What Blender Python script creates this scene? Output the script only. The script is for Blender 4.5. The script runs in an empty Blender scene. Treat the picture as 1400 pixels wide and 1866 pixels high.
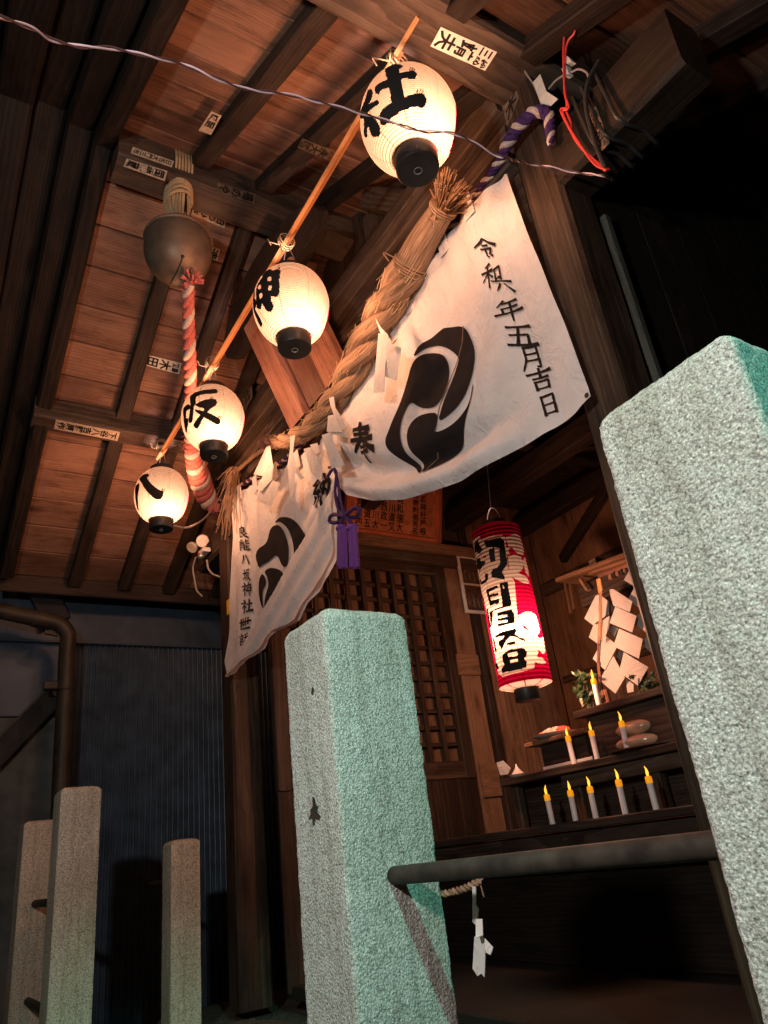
import bpy, bmesh, math, random
from mathutils import Vector, Matrix
from mathutils.geometry import delaunay_2d_cdt

S = bpy.context.scene
COL = S.collection
rnd = random.Random(7)

# ------------------------------------------------------------------ camera, world, light, exposure
# Axes: X along the shrine front (to the right), Y into the hall, Z up; the camera is the origin,
# about 1.25 m above the ground.
CR = ((0.517664, 0.847709, -0.115813), (-0.411459, 0.127978, -0.902399), (-0.750150, 0.514792, 0.415047))
ROT = (-5.28028652e-03, -1.77927723e-03, 9.08333632e-04)
FPX = 1338.667
def _rodrigues(p):
    t = math.sqrt(sum(a*a for a in p)); k = [a/t for a in p]
    K = Matrix(((0, -k[2], k[1]), (k[2], 0, -k[0]), (-k[1], k[0], 0)))
    return Matrix.Identity(3) + K*math.sin(t) + (K @ K)*(1-math.cos(t))
RW = _rodrigues(ROT) @ Matrix(CR)          # rows: camera right, camera down, camera forward in world axes
cam = bpy.data.cameras.new('camera'); camo = bpy.data.objects.new('camera', cam); COL.objects.link(camo)
r0, r1, r2 = RW[0].normalized(), RW[1].normalized(), RW[2].normalized()
camo.matrix_world = Matrix(((r0.x, -r1.x, -r2.x, 0), (r0.y, -r1.y, -r2.y, 0), (r0.z, -r1.z, -r2.z, 0), (0, 0, 0, 1)))
cam.sensor_fit = 'HORIZONTAL'; cam.sensor_width = 36; cam.lens = 36*FPX/1400
cam.clip_start = 0.02; cam.clip_end = 500
S.camera = camo

w = bpy.data.worlds.new('World'); S.world = w; w.use_nodes = True
nt = w.node_tree; nt.nodes.clear()
sky = nt.nodes.new('ShaderNodeTexSky'); sky.sky_type = 'NISHITA'; sky.sun_disc = False
sky.sun_elevation = math.radians(-4); sky.sun_rotation = math.radians(200)
bg = nt.nodes.new('ShaderNodeBackground'); bg.inputs[1].default_value = 0.05
ow = nt.nodes.new('ShaderNodeOutputWorld')
nt.links.new(sky.outputs[0], bg.inputs[0]); nt.links.new(bg.outputs[0], ow.inputs[0])

S.view_settings.view_transform = 'Standard'; S.view_settings.look = 'None'
S.view_settings.exposure = 1.22; S.view_settings.gamma = 1
S.render.engine = 'CYCLES'
try:
    S.cycles.use_denoising = True; S.cycles.denoiser = 'OPENIMAGEDENOISE'
except Exception:
    pass
S.cycles.max_bounces = 8; S.cycles.diffuse_bounces = 4; S.cycles.transparent_max_bounces = 12
S.cycles.sample_clamp_indirect = 4

def lamp(name, loc, power, col, r, kind='POINT'):
    l = bpy.data.lights.new(name, kind); l.energy = power; l.color = col; l.shadow_soft_size = r
    o = bpy.data.objects.new(name, l); COL.objects.link(o); o.location = loc
    return o
# green-tinted street lamp to the right; unseen white fill lamp behind the viewer
gl = lamp('green_street_lamp', (1.9, -0.10, 1.78), 112, (0.30, 1.0, 0.80), 0.03, 'SPOT')
gl.data.spot_size = math.radians(30); gl.data.spot_blend = 0.55
gl.rotation_euler = Vector((-2.7, 0.66, -1.80)).to_track_quat('-Z', 'Y').to_euler()
lamp('white_fill_lamp', (-0.25, -0.62, 0.80), 38, (1.0, 0.94, 0.87), 0.05)

# ------------------------------------------------------------------ survey: photo pixel -> point on a known plane
def ray(px, py):
    return RW.transposed() @ Vector(((px-700)/FPX, (py-933)/FPX, 1.0))
def at(px, py, X=None, Y=None, Z=None):
    d = ray(px, py)
    if X is not None: return d*(X/d.x)
    if Y is not None: return d*(Y/d.y)
    return d*(Z/d.z)
def at_plane(px, py, n, dd):
    d = ray(px, py); n = Vector(n)
    return d*(dd/d.dot(n))
def proj(p):
    q = RW @ Vector(p)
    return 700+FPX*q.x/q.z, 933+FPX*q.y/q.z

# ------------------------------------------------------------------ materials
def new_mat(name):
    m = bpy.data.materials.new(name); m.use_nodes = True
    n = m.node_tree; n.nodes.clear()
    out = n.nodes.new('ShaderNodeOutputMaterial')
    return m, n, out
def N(n, t, **kw):
    a = n.nodes.new(t)
    for k, v in kw.items():
        if k.startswith('i_'):
            key = k[2:]
            a.inputs[int(key) if key.isdigit() else key.replace('_', ' ')].default_value = v
        else: setattr(a, k, v)
    return a
def ramp(n, stops):
    r = n.nodes.new('ShaderNodeValToRGB'); e = r.color_ramp.elements
    while len(e) < len(stops): e.new(0.5)
    for i, (p, c) in enumerate(stops):
        e[i].position = p; e[i].color = (c[0], c[1], c[2], 1)
    return r
def L(n, a, b): n.links.new(a, b)
def gco(n, scale=(1, 1, 1)):
    a = N(n, 'ShaderNodeAttribute', attribute_name='gco')
    mp = N(n, 'ShaderNodeMapping'); mp.inputs['Scale'].default_value = scale
    L(n, a.outputs['Vector'], mp.inputs[0])
    return mp.outputs[0]
def objco(n, scale=(1, 1, 1)):
    a = N(n, 'ShaderNodeTexCoord')
    mp = N(n, 'ShaderNodeMapping'); mp.inputs['Scale'].default_value = scale
    L(n, a.outputs['Object'], mp.inputs[0])
    return mp.outputs[0]
def principled(n, out, rough=0.6, spec=0.3, metal=0.0):
    p = N(n, 'ShaderNodeBsdfPrincipled')
    p.inputs['Roughness'].default_value = rough; p.inputs['Specular IOR Level'].default_value = spec
    p.inputs['Metallic'].default_value = metal
    L(n, p.outputs[0], out.inputs[0])
    return p
def bump(n, h, p, strength=0.5, dist=0.003):
    b = N(n, 'ShaderNodeBump'); b.inputs['Strength'].default_value = strength; b.inputs['Distance'].default_value = dist
    L(n, h, b.inputs['Height']); L(n, b.outputs[0], p.inputs['Normal'])
def mixf(n, a, b, fac, mode='MIX'):
    m = N(n, 'ShaderNodeMix', data_type='RGBA', blend_type=mode)
    if isinstance(fac, (int, float)): m.inputs[0].default_value = fac
    else: L(n, fac, m.inputs[0])
    for s, v in ((6, a), (7, b)):
        if isinstance(v, tuple): m.inputs[s].default_value = (*v, 1)
        else: L(n, v, m.inputs[s])
    return m.outputs[2]

def wood_mat(name, dark, mid, light, rough=0.6, grain=38, bumpd=0.0022, cathedral=True):
    m, n, out = new_mat(name); p = principled(n, out, rough, 0.25)
    warp = N(n, 'ShaderNodeTexNoise', i_Scale=1.0, i_Detail=3.0); L(n, gco(n, (1.6, 5, 5)), warp.inputs['Vector'])
    add = N(n, 'ShaderNodeVectorMath', operation='MULTIPLY_ADD')
    L(n, warp.outputs['Color'], add.inputs[0]); add.inputs[1].default_value = (0.02, 0.05, 0.05); L(n, gco(n), add.inputs[2])
    mp = N(n, 'ShaderNodeMapping'); mp.inputs['Scale'].default_value = (1.3, grain, grain); L(n, add.outputs[0], mp.inputs[0])
    fine = N(n, 'ShaderNodeTexNoise', i_Scale=1.0, i_Detail=5.0, i_Roughness=0.62); L(n, mp.outputs[0], fine.inputs['Vector'])
    wv = N(n, 'ShaderNodeTexWave', wave_type='RINGS', rings_direction='X', wave_profile='SAW')
    wv.inputs['Scale'].default_value = 26; wv.inputs['Distortion'].default_value = 3.2; wv.inputs['Detail'].default_value = 3
    wv.inputs['Detail Scale'].default_value = 0.6
    mp2 = N(n, 'ShaderNodeMapping'); mp2.inputs['Scale'].default_value = (0.09, 1, 1); L(n, add.outputs[0], mp2.inputs[0]); L(n, mp2.outputs[0], wv.inputs['Vector'])
    mx = N(n, 'ShaderNodeMath', operation='MULTIPLY_ADD'); L(n, wv.outputs['Fac'], mx.inputs[0]); mx.inputs[1].default_value = 0.34 if cathedral else 0.1
    sc = N(n, 'ShaderNodeMath', operation='MULTIPLY'); L(n, fine.outputs['Fac'], sc.inputs[0]); sc.inputs[1].default_value = 0.8
    L(n, sc.outputs[0], mx.inputs[2])
    cr = ramp(n, [(0.22, dark), (0.5, mid), (0.8, light)]); L(n, mx.outputs[0], cr.inputs[0])
    blot = N(n, 'ShaderNodeTexNoise', i_Scale=1.0, i_Detail=4.0, i_Roughness=0.7); L(n, gco(n, (2.2, 6, 6)), blot.inputs['Vector'])
    br = ramp(n, [(0.3, (0.45, 0.42, 0.4)), (0.62, (1, 1, 1))]); L(n, blot.outputs['Fac'], br.inputs[0])
    c = mixf(n, cr.outputs[0], br.outputs[0], 0.75, 'MULTIPLY')
    kv = N(n, 'ShaderNodeTexVoronoi', feature='F1', i_Scale=1.0); L(n, gco(n, (2.1, 6.5, 6.5)), kv.inputs['Vector'])
    kr = ramp(n, [(0.03, (0.28, 0.2, 0.16)), (0.10, (0.62, 0.55, 0.5)), (0.19, (1, 1, 1))]); L(n, kv.outputs['Distance'], kr.inputs[0])
    c = mixf(n, c, kr.outputs[0], 0.85, 'MULTIPLY')
    stn = N(n, 'ShaderNodeTexNoise', i_Scale=1.0, i_Detail=6.0, i_Roughness=0.75); L(n, gco(n, (3.5, 14, 14)), stn.inputs['Vector'])
    sr_ = ramp(n, [(0.36, (0.5, 0.47, 0.45)), (0.5, (1, 1, 1)), (0.72, (1.0, 1.0, 1.0)), (0.8, (1.25, 1.18, 1.1))]); L(n, stn.outputs['Fac'], sr_.inputs[0])
    c = mixf(n, c, sr_.outputs[0], 0.8, 'MULTIPLY')
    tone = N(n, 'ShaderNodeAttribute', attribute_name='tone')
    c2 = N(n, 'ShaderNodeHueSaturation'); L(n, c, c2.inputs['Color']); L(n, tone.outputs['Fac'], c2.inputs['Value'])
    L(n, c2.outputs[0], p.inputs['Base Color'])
    bump(n, mx.outputs[0], p, 0.75, bumpd)
    return m

def plain_mat(name, col, rough=0.6, spec=0.3, metal=0.0, noise=0.15, scale=20, bumpd=0.0):
    m, n, out = new_mat(name); p = principled(n, out, rough, spec, metal)
    t = N(n, 'ShaderNodeTexNoise', i_Scale=scale, i_Detail=4.0); L(n, objco(n), t.inputs['Vector'])
    r = ramp(n, [(0.3, tuple(c*(1-noise) for c in col)), (0.7, tuple(min(1, c*(1+noise)) for c in col))])
    L(n, t.outputs['Fac'], r.inputs[0]); L(n, r.outputs[0], p.inputs['Base Color'])
    if bumpd: bump(n, t.outputs['Fac'], p, 0.6, bumpd)
    return m

def stone_mat(name, cell, col, depth):
    m, n, out = new_mat(name); p = principled(n, out, 0.85, 0.2)
    v = N(n, 'ShaderNodeTexVoronoi', feature='SMOOTH_F1', i_Scale=1/cell, i_Smoothness=0.35); L(n, objco(n), v.inputs['Vector'])
    f = N(n, 'ShaderNodeTexNoise', i_Scale=1.6/cell, i_Detail=5.0, i_Roughness=0.65); L(n, objco(n), f.inputs['Vector'])
    h = N(n, 'ShaderNodeMath', operation='MULTIPLY_ADD'); L(n, f.outputs['Fac'], h.inputs[0]); h.inputs[1].default_value = 1.5
    neg = N(n, 'ShaderNodeMath', operation='MULTIPLY'); L(n, v.outputs['Distance'], neg.inputs[0]); neg.inputs[1].default_value = -0.9
    L(n, neg.outputs[0], h.inputs[2])
    sp = N(n, 'ShaderNodeTexNoise', i_Scale=2.2/cell, i_Detail=2.0); L(n, objco(n), sp.inputs['Vector'])
    r = ramp(n, [(0.28, tuple(c*0.36 for c in col)), (0.40, tuple(c*0.78 for c in col)), (0.58, col), (0.70, tuple(min(1, c*1.5) for c in col))])
    L(n, sp.outputs['Fac'], r.inputs[0])
    st = N(n, 'ShaderNodeTexNoise', i_Scale=5.0, i_Detail=5.0, i_Roughness=0.7); L(n, objco(n, (1, 1, 0.35)), st.inputs['Vector'])
    sr = ramp(n, [(0.32, (0.5, 0.47, 0.40)), (0.58, (1, 1, 1))]); L(n, st.outputs['Fac'], sr.inputs[0])
    hr = ramp(n, [(-0.0, (0.45, 0.45, 0.45)), (0.35, (1, 1, 1))]); L(n, h.outputs[0], hr.inputs[0])
    c = mixf(n, r.outputs[0], sr.outputs[0], 0.7, 'MULTIPLY'); c = mixf(n, c, hr.outputs[0], 0.8, 'MULTIPLY')
    fl = N(n, 'ShaderNodeTexVoronoi', feature='F1', i_Scale=0.42/cell); L(n, objco(n), fl.inputs['Vector'])
    fr_ = ramp(n, [(0.10, (0.25, 0.23, 0.22)), (0.17, (1, 1, 1))]); L(n, fl.outputs['Distance'], fr_.inputs[0])
    c = mixf(n, c, fr_.outputs[0], 0.75, 'MULTIPLY')
    dr_ = N(n, 'ShaderNodeTexNoise', i_Scale=1.0, i_Detail=5.0, i_Roughness=0.6); L(n, objco(n, (38, 38, 1.6)), dr_.inputs['Vector'])
    dk_ = ramp(n, [(0.36, (0.62, 0.6, 0.54)), (0.5, (1, 1, 1))]); L(n, dr_.outputs['Fac'], dk_.inputs[0])
    c = mixf(n, c, dk_.outputs[0], 0.55, 'MULTIPLY')
    L(n, c, p.inputs['Base Color'])
    bump(n, h.outputs[0], p, 1.0, depth)
    return m

def fibre_mat(name, dark, light, freq=420, slant=14, rough=0.75, bumpd=0.0016):
    m, n, out = new_mat(name); p = principled(n, out, rough, 0.2)
    t = N(n, 'ShaderNodeTexNoise', i_Scale=1.0, i_Detail=3.0, i_Roughness=0.6); L(n, gco(n, (slant, freq, 1)), t.inputs['Vector'])
    r = ramp(n, [(0.3, dark), (0.68, light)]); L(n, t.outputs['Fac'], r.inputs[0])
    L(n, r.outputs[0], p.inputs['Base Color']); bump(n, t.outputs['Fac'], p, 0.9, bumpd)
    return m

def cloth_mat(name, col, trans=0.3):
    m, n, out = new_mat(name)
    d = N(n, 'ShaderNodeBsdfDiffuse'); t = N(n, 'ShaderNodeBsdfTranslucent'); mx = N(n, 'ShaderNodeMixShader'); mx.inputs[0].default_value = trans
    no = N(n, 'ShaderNodeTexNoise', i_Scale=9.0, i_Detail=6.0, i_Roughness=0.65); L(n, objco(n), no.inputs['Vector'])
    r = ramp(n, [(0.3, tuple(c*0.86 for c in col)), (0.7, col)]); L(n, no.outputs['Fac'], r.inputs[0])
    for s in (d, t): L(n, r.outputs[0], s.inputs['Color'])
    wr = N(n, 'ShaderNodeTexNoise', i_Scale=16.0, i_Detail=4.0, i_Roughness=0.55, i_Distortion=1.2); L(n, objco(n, (1, 1, 0.6)), wr.inputs['Vector'])
    b = N(n, 'ShaderNodeBump'); b.inputs['Strength'].default_value = 0.5; b.inputs['Distance'].default_value = 0.012
    vc = N(n, 'ShaderNodeTexVoronoi', feature='DISTANCE_TO_EDGE', i_Scale=5.5)
    va = N(n, 'ShaderNodeVectorMath', operation='MULTIPLY_ADD'); L(n, wr.outputs['Color'], va.inputs[0]); va.inputs[1].default_value = (.22, .22, .22); L(n, objco(n, (1.0, 1.0, 0.7)), va.inputs[2]); L(n, va.outputs[0], vc.inputs['Vector'])
    vr = N(n, 'ShaderNodeMapRange'); vr.inputs[1].default_value = 0.0; vr.inputs[2].default_value = 0.09; vr.inputs[3].default_value = 0.35; vr.inputs[4].default_value = 0.0; L(n, vc.outputs['Distance'], vr.inputs[0])
    sm = N(n, 'ShaderNodeMath', operation='ADD'); L(n, wr.outputs['Fac'], sm.inputs[0]); L(n, vr.outputs[0], sm.inputs[1])
    L(n, sm.outputs[0], b.inputs['Height']); L(n, b.outputs[0], d.inputs['Normal'])
    L(n, d.outputs[0], mx.inputs[1]); L(n, t.outputs[0], mx.inputs[2]); L(n, mx.outputs[0], out.inputs[0])
    return m

def shade_mat(name, paper, ribs, clear=0.32, dens=0.5, stripe=0.55):
    """oiled lantern paper over bamboo hoops: lets part of the bulb's light straight through and scatters the rest"""
    m, n, out = new_mat(name)
    a = N(n, 'ShaderNodeAttribute', attribute_name='gco'); sep = N(n, 'ShaderNodeSeparateXYZ'); L(n, a.outputs['Vector'], sep.inputs[0])
    k = N(n, 'ShaderNodeMath', operation='MULTIPLY', i_1=ribs*2*math.pi); L(n, sep.outputs['Z'], k.inputs[0])
    c = N(n, 'ShaderNodeMath', operation='COSINE'); L(n, k.outputs[0], c.inputs[0])
    r = ramp(n, [(0.66, (1, 1, 1)), (0.95, (stripe, stripe*0.88, stripe*0.78))])
    c01 = N(n, 'ShaderNodeMath', operation='MULTIPLY_ADD', i_1=0.5, i_2=0.5); L(n, c.outputs[0], c01.inputs[0]); L(n, c01.outputs[0], r.inputs[0])
    k2 = N(n, 'ShaderNodeMath', operation='MULTIPLY', i_1=16*math.pi); L(n, sep.outputs['X'], k2.inputs[0])
    c2 = N(n, 'ShaderNodeMath', operation='COSINE'); L(n, k2.outputs[0], c2.inputs[0])
    r2 = ramp(n, [(0.990, (1, 1, 1)), (0.999, (0.5, 0.4, 0.33))]); L(n, c2.outputs[0], r2.inputs[0])
    fib = N(n, 'ShaderNodeTexNoise', i_Scale=60.0, i_Detail=4.0); L(n, objco(n), fib.inputs['Vector'])
    fr = ramp(n, [(0.3, tuple(x*0.9 for x in paper)), (0.7, paper)]); L(n, fib.outputs['Fac'], fr.inputs[0])
    col = mixf(n, mixf(n, fr.outputs[0], r.outputs[0], 1.0, 'MULTIPLY'), r2.outputs[0], 1.0, 'MULTIPLY')
    dk = N(n, 'ShaderNodeHueSaturation', i_Value=dens); L(n, col, dk.inputs['Color'])
    tl = N(n, 'ShaderNodeBsdfTranslucent'); L(n, dk.outputs[0], tl.inputs[0])
    df = N(n, 'ShaderNodeBsdfDiffuse'); L(n, dk.outputs[0], df.inputs[0])
    m1 = N(n, 'ShaderNodeMixShader', i_0=0.3); L(n, tl.outputs[0], m1.inputs[1]); L(n, df.outputs[0], m1.inputs[2])
    tp = N(n, 'ShaderNodeBsdfTransparent'); L(n, col, tp.inputs[0])
    m2 = N(n, 'ShaderNodeMixShader', i_0=clear); L(n, m1.outputs[0], m2.inputs[1]); L(n, tp.outputs[0], m2.inputs[2])
    L(n, m2.outputs[0], out.inputs[0])
    return m

def glow_mat(name, col, strength):
    m, n, out = new_mat(name); p = principled(n, out, 0.4, 0.4)
    p.inputs['Base Color'].default_value = (*col, 1); p.inputs['Emission Color'].default_value = (*col, 1); p.inputs['Emission Strength'].default_value = strength
    return m

M = {}
M['board'] = wood_mat('ceiling_board', (0.185, 0.092, 0.058), (0.31, 0.16, 0.105), (0.41, 0.225, 0.15), 0.6, 30)
M['beam'] = wood_mat('aged_beam', (0.040, 0.028, 0.021), (0.088, 0.060, 0.045), (0.145, 0.102, 0.076), 0.65, 44)
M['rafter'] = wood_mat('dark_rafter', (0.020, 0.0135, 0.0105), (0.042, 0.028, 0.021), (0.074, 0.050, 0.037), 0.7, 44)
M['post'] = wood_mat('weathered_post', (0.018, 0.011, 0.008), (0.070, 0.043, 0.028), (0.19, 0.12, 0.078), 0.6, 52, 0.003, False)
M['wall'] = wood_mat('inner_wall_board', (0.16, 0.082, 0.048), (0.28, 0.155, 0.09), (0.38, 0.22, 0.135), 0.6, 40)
M['redwood'] = wood_mat('red_cedar', (0.16, 0.066, 0.045), (0.29, 0.135, 0.095), (0.42, 0.215, 0.155), 0.55, 48, 0.003)
M['batten'] = wood_mat('fresh_batten', (0.5, 0.22, 0.09), (0.62, 0.29, 0.12), (0.7, 0.36, 0.16), 0.5, 60, 0.0005)
M['black'] = plain_mat('black_lacquer', (0.022, 0.02, 0.018), 0.45, 0.4)
M['ink'] = plain_mat('black_ink', (0.02, 0.017, 0.016), 0.7, 0.15)
M['clothink'] = plain_mat('cloth_ink', (0.022, 0.018, 0.018), 0.9, 0.05)
M['stone'] = stone_mat('rough_granite', 0.0040, (0.66, 0.64, 0.59), 0.0021)
M['stone_plain'] = stone_mat('grey_footing_stone', 0.02, (0.18, 0.17, 0.15), 0.006)
M['stone_fine'] = stone_mat('smooth_granite', 0.006, (0.80, 0.69, 0.54), 0.0012)
M['straw'] = fibre_mat('rice_straw', (0.095, 0.055, 0.032), (0.47, 0.31, 0.20), 230, 7, 0.8, 0.003)
M['straw_pale'] = fibre_mat('pale_straw', (0.4, 0.26, 0.13), (0.7, 0.52, 0.32), 300, 8)
M['red_yarn'] = fibre_mat('red_yarn', (0.38, 0.07, 0.06), (0.72, 0.24, 0.20), 200, 160)
M['white_yarn'] = fibre_mat('white_yarn', (0.5, 0.36, 0.30), (0.76, 0.62, 0.54), 200, 160)
M['purple_yarn'] = fibre_mat('purple_yarn', (0.035, 0.015, 0.06), (0.10, 0.04, 0.17), 200, 100)
M['purple_tassel'] = fibre_mat('purple_tassel', (0.09, 0.02, 0.16), (0.26, 0.09, 0.42), 600, 4)
M['cloth'] = cloth_mat('white_cotton', (0.90, 0.86, 0.85), 0.2)
M['paper'] = cloth_mat('white_paper', (0.86, 0.82, 0.79), 0.25)
M['paper_dim'] = cloth_mat('dimmed_white_paper', (0.56, 0.53, 0.51), 0.25)  # white paper dimmed in colour against the strong red lantern bulb
M['slip'] = plain_mat('aged_paper_slip', (0.60, 0.50, 0.38), 0.8, 0.1, 0, 0.25, 40)
M['slip_new'] = plain_mat('white_paper_slip', (0.82, 0.76, 0.66), 0.7, 0.1, 0, 0.12, 40)
M['slip_dark'] = plain_mat('stained_paper_slip', (0.17, 0.12, 0.085), 0.8, 0.1, 0, 0.4, 40)
M['shade'] = shade_mat('lantern_paper', (1.0, 0.80, 0.50), 44, 0.47, 0.15, 0.4)
M['shade_red'] = shade_mat('red_lantern_paper', (0.5, 0.003, 0.035), 40, 0.05, 0.068, 0.65)
M['shade_white'] = shade_mat('white_lantern_paper', (1.0, 0.8, 0.55), 40, 0.36, 0.075, 0.72)
M['bell'] = plain_mat('tarnished_bronze', (0.17, 0.125, 0.092), 0.5, 0.4, 0.35, 0.35, 9, 0.002)
M['rust'] = plain_mat('rusty_pipe', (0.045, 0.035, 0.027), 0.65, 0.35, 0.3, 0.55, 28, 0.0025)
M['wire_pink'] = plain_mat('pink_wire', (0.80, 0.55, 0.60), 0.4, 0.5)
M['wire_dark'] = plain_mat('dark_wire', (0.10, 0.045, 0.045), 0.45, 0.5)
M['wire_red'] = plain_mat('red_wire', (0.75, 0.06, 0.05), 0.4, 0.5)
M['wire_black'] = plain_mat('black_cable', (0.03, 0.028, 0.026), 0.4, 0.5)
M['wire_grey'] = plain_mat('grey_cable', (0.35, 0.30, 0.27), 0.5, 0.4)
M['plastic'] = plain_mat('white_plastic', (0.75, 0.68, 0.62), 0.4, 0.5)
M['metal'] = plain_mat('dull_steel', (0.45, 0.44, 0.42), 0.4, 0.5, 0.8)
M['orange_frame'] = wood_mat('orange_frame', (0.55, 0.13, 0.05), (0.68, 0.19, 0.08), (0.75, 0.25, 0.11), 0.5, 50, 0.0005)
M['orange_panel'] = wood_mat('orange_panel', (0.55, 0.17, 0.075), (0.62, 0.21, 0.095), (0.68, 0.25, 0.12), 0.5, 50, 0.0004)
M['photo_dark'] = plain_mat('photo_print', (0.10, 0.055, 0.04), 0.35, 0.5, 0, 0.9, 60)
M['wax'] = plain_mat('white_wax', (0.90, 0.84, 0.82), 0.4, 0.4, 0, 0.05)
M['flame'] = glow_mat('flame_tip', (1.0, 0.52, 0.05), 0.7)
M['collar'] = glow_mat('lit_collar', (1.0, 0.38, 0.01), 0.26)
M['leaf'] = plain_mat('sakaki_leaf', (0.05, 0.085, 0.035), 0.35, 0.5, 0, 0.4, 30)
M['leaf_pale'] = plain_mat('pale_leaf', (0.5, 0.55, 0.38), 0.4, 0.5, 0, 0.2, 30)
M['mochi'] = plain_mat('wrapped_mochi', (0.62, 0.40, 0.25), 0.16, 0.8, 0, 0.3, 18, 0.008)
M['dish'] = plain_mat('white_dish', (0.75, 0.66, 0.6), 0.25, 0.6, 0, 0.05)
M['sweet'] = plain_mat('red_wrapper', (0.75, 0.10, 0.06), 0.2, 0.7, 0, 0.4, 30, 0.003)
M['sweet_white'] = plain_mat('clear_wrapper', (0.72, 0.5, 0.42), 0.15, 0.8, 0, 0.45, 45, 0.004)
M['sheet'] = plain_mat('blue_sheet_metal', (0.055, 0.078, 0.115), 0.5, 0.4, 0.2, 0.2, 7)
M['corr'] = plain_mat('corrugated_sheet', (0.085, 0.12, 0.165), 0.36, 0.6, 0.3, 0.3, 9)
M['drain'] = plain_mat('brown_downpipe', (0.036, 0.029, 0.021), 0.5, 0.3, 0, 0.4, 12)
M['slate'] = plain_mat('grey_panel', (0.10, 0.105, 0.10), 0.8, 0.2, 0, 0.3, 9)
M['slate_dark'] = plain_mat('dark_board', (0.03, 0.03, 0.032), 0.8, 0.2, 0, 0.3, 9)
M['ground'] = plain_mat('dark_earth', (0.05, 0.045, 0.035), 0.95, 0.1, 0, 0.5, 6, 0.02)
M['tape'] = plain_mat('yellow_tag', (0.75, 0.45, 0.03), 0.5, 0.3)
M['pink_label'] = plain_mat('pink_label', (0.75, 0.22, 0.20), 0.5, 0.3)
M['barge'] = wood_mat('bargeboard_wood', (0.10, 0.068, 0.055), (0.20, 0.14, 0.115), (0.32, 0.23, 0.19), 0.75, 30)
M['trim'] = wood_mat('grey_edge_strip', (0.045, 0.045, 0.037), (0.075, 0.075, 0.062), (0.11, 0.11, 0.09), 0.8, 50)
M['red_ink'] = plain_mat('red_ink', (0.6, 0.01, 0.06), 0.7, 0.15)

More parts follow.
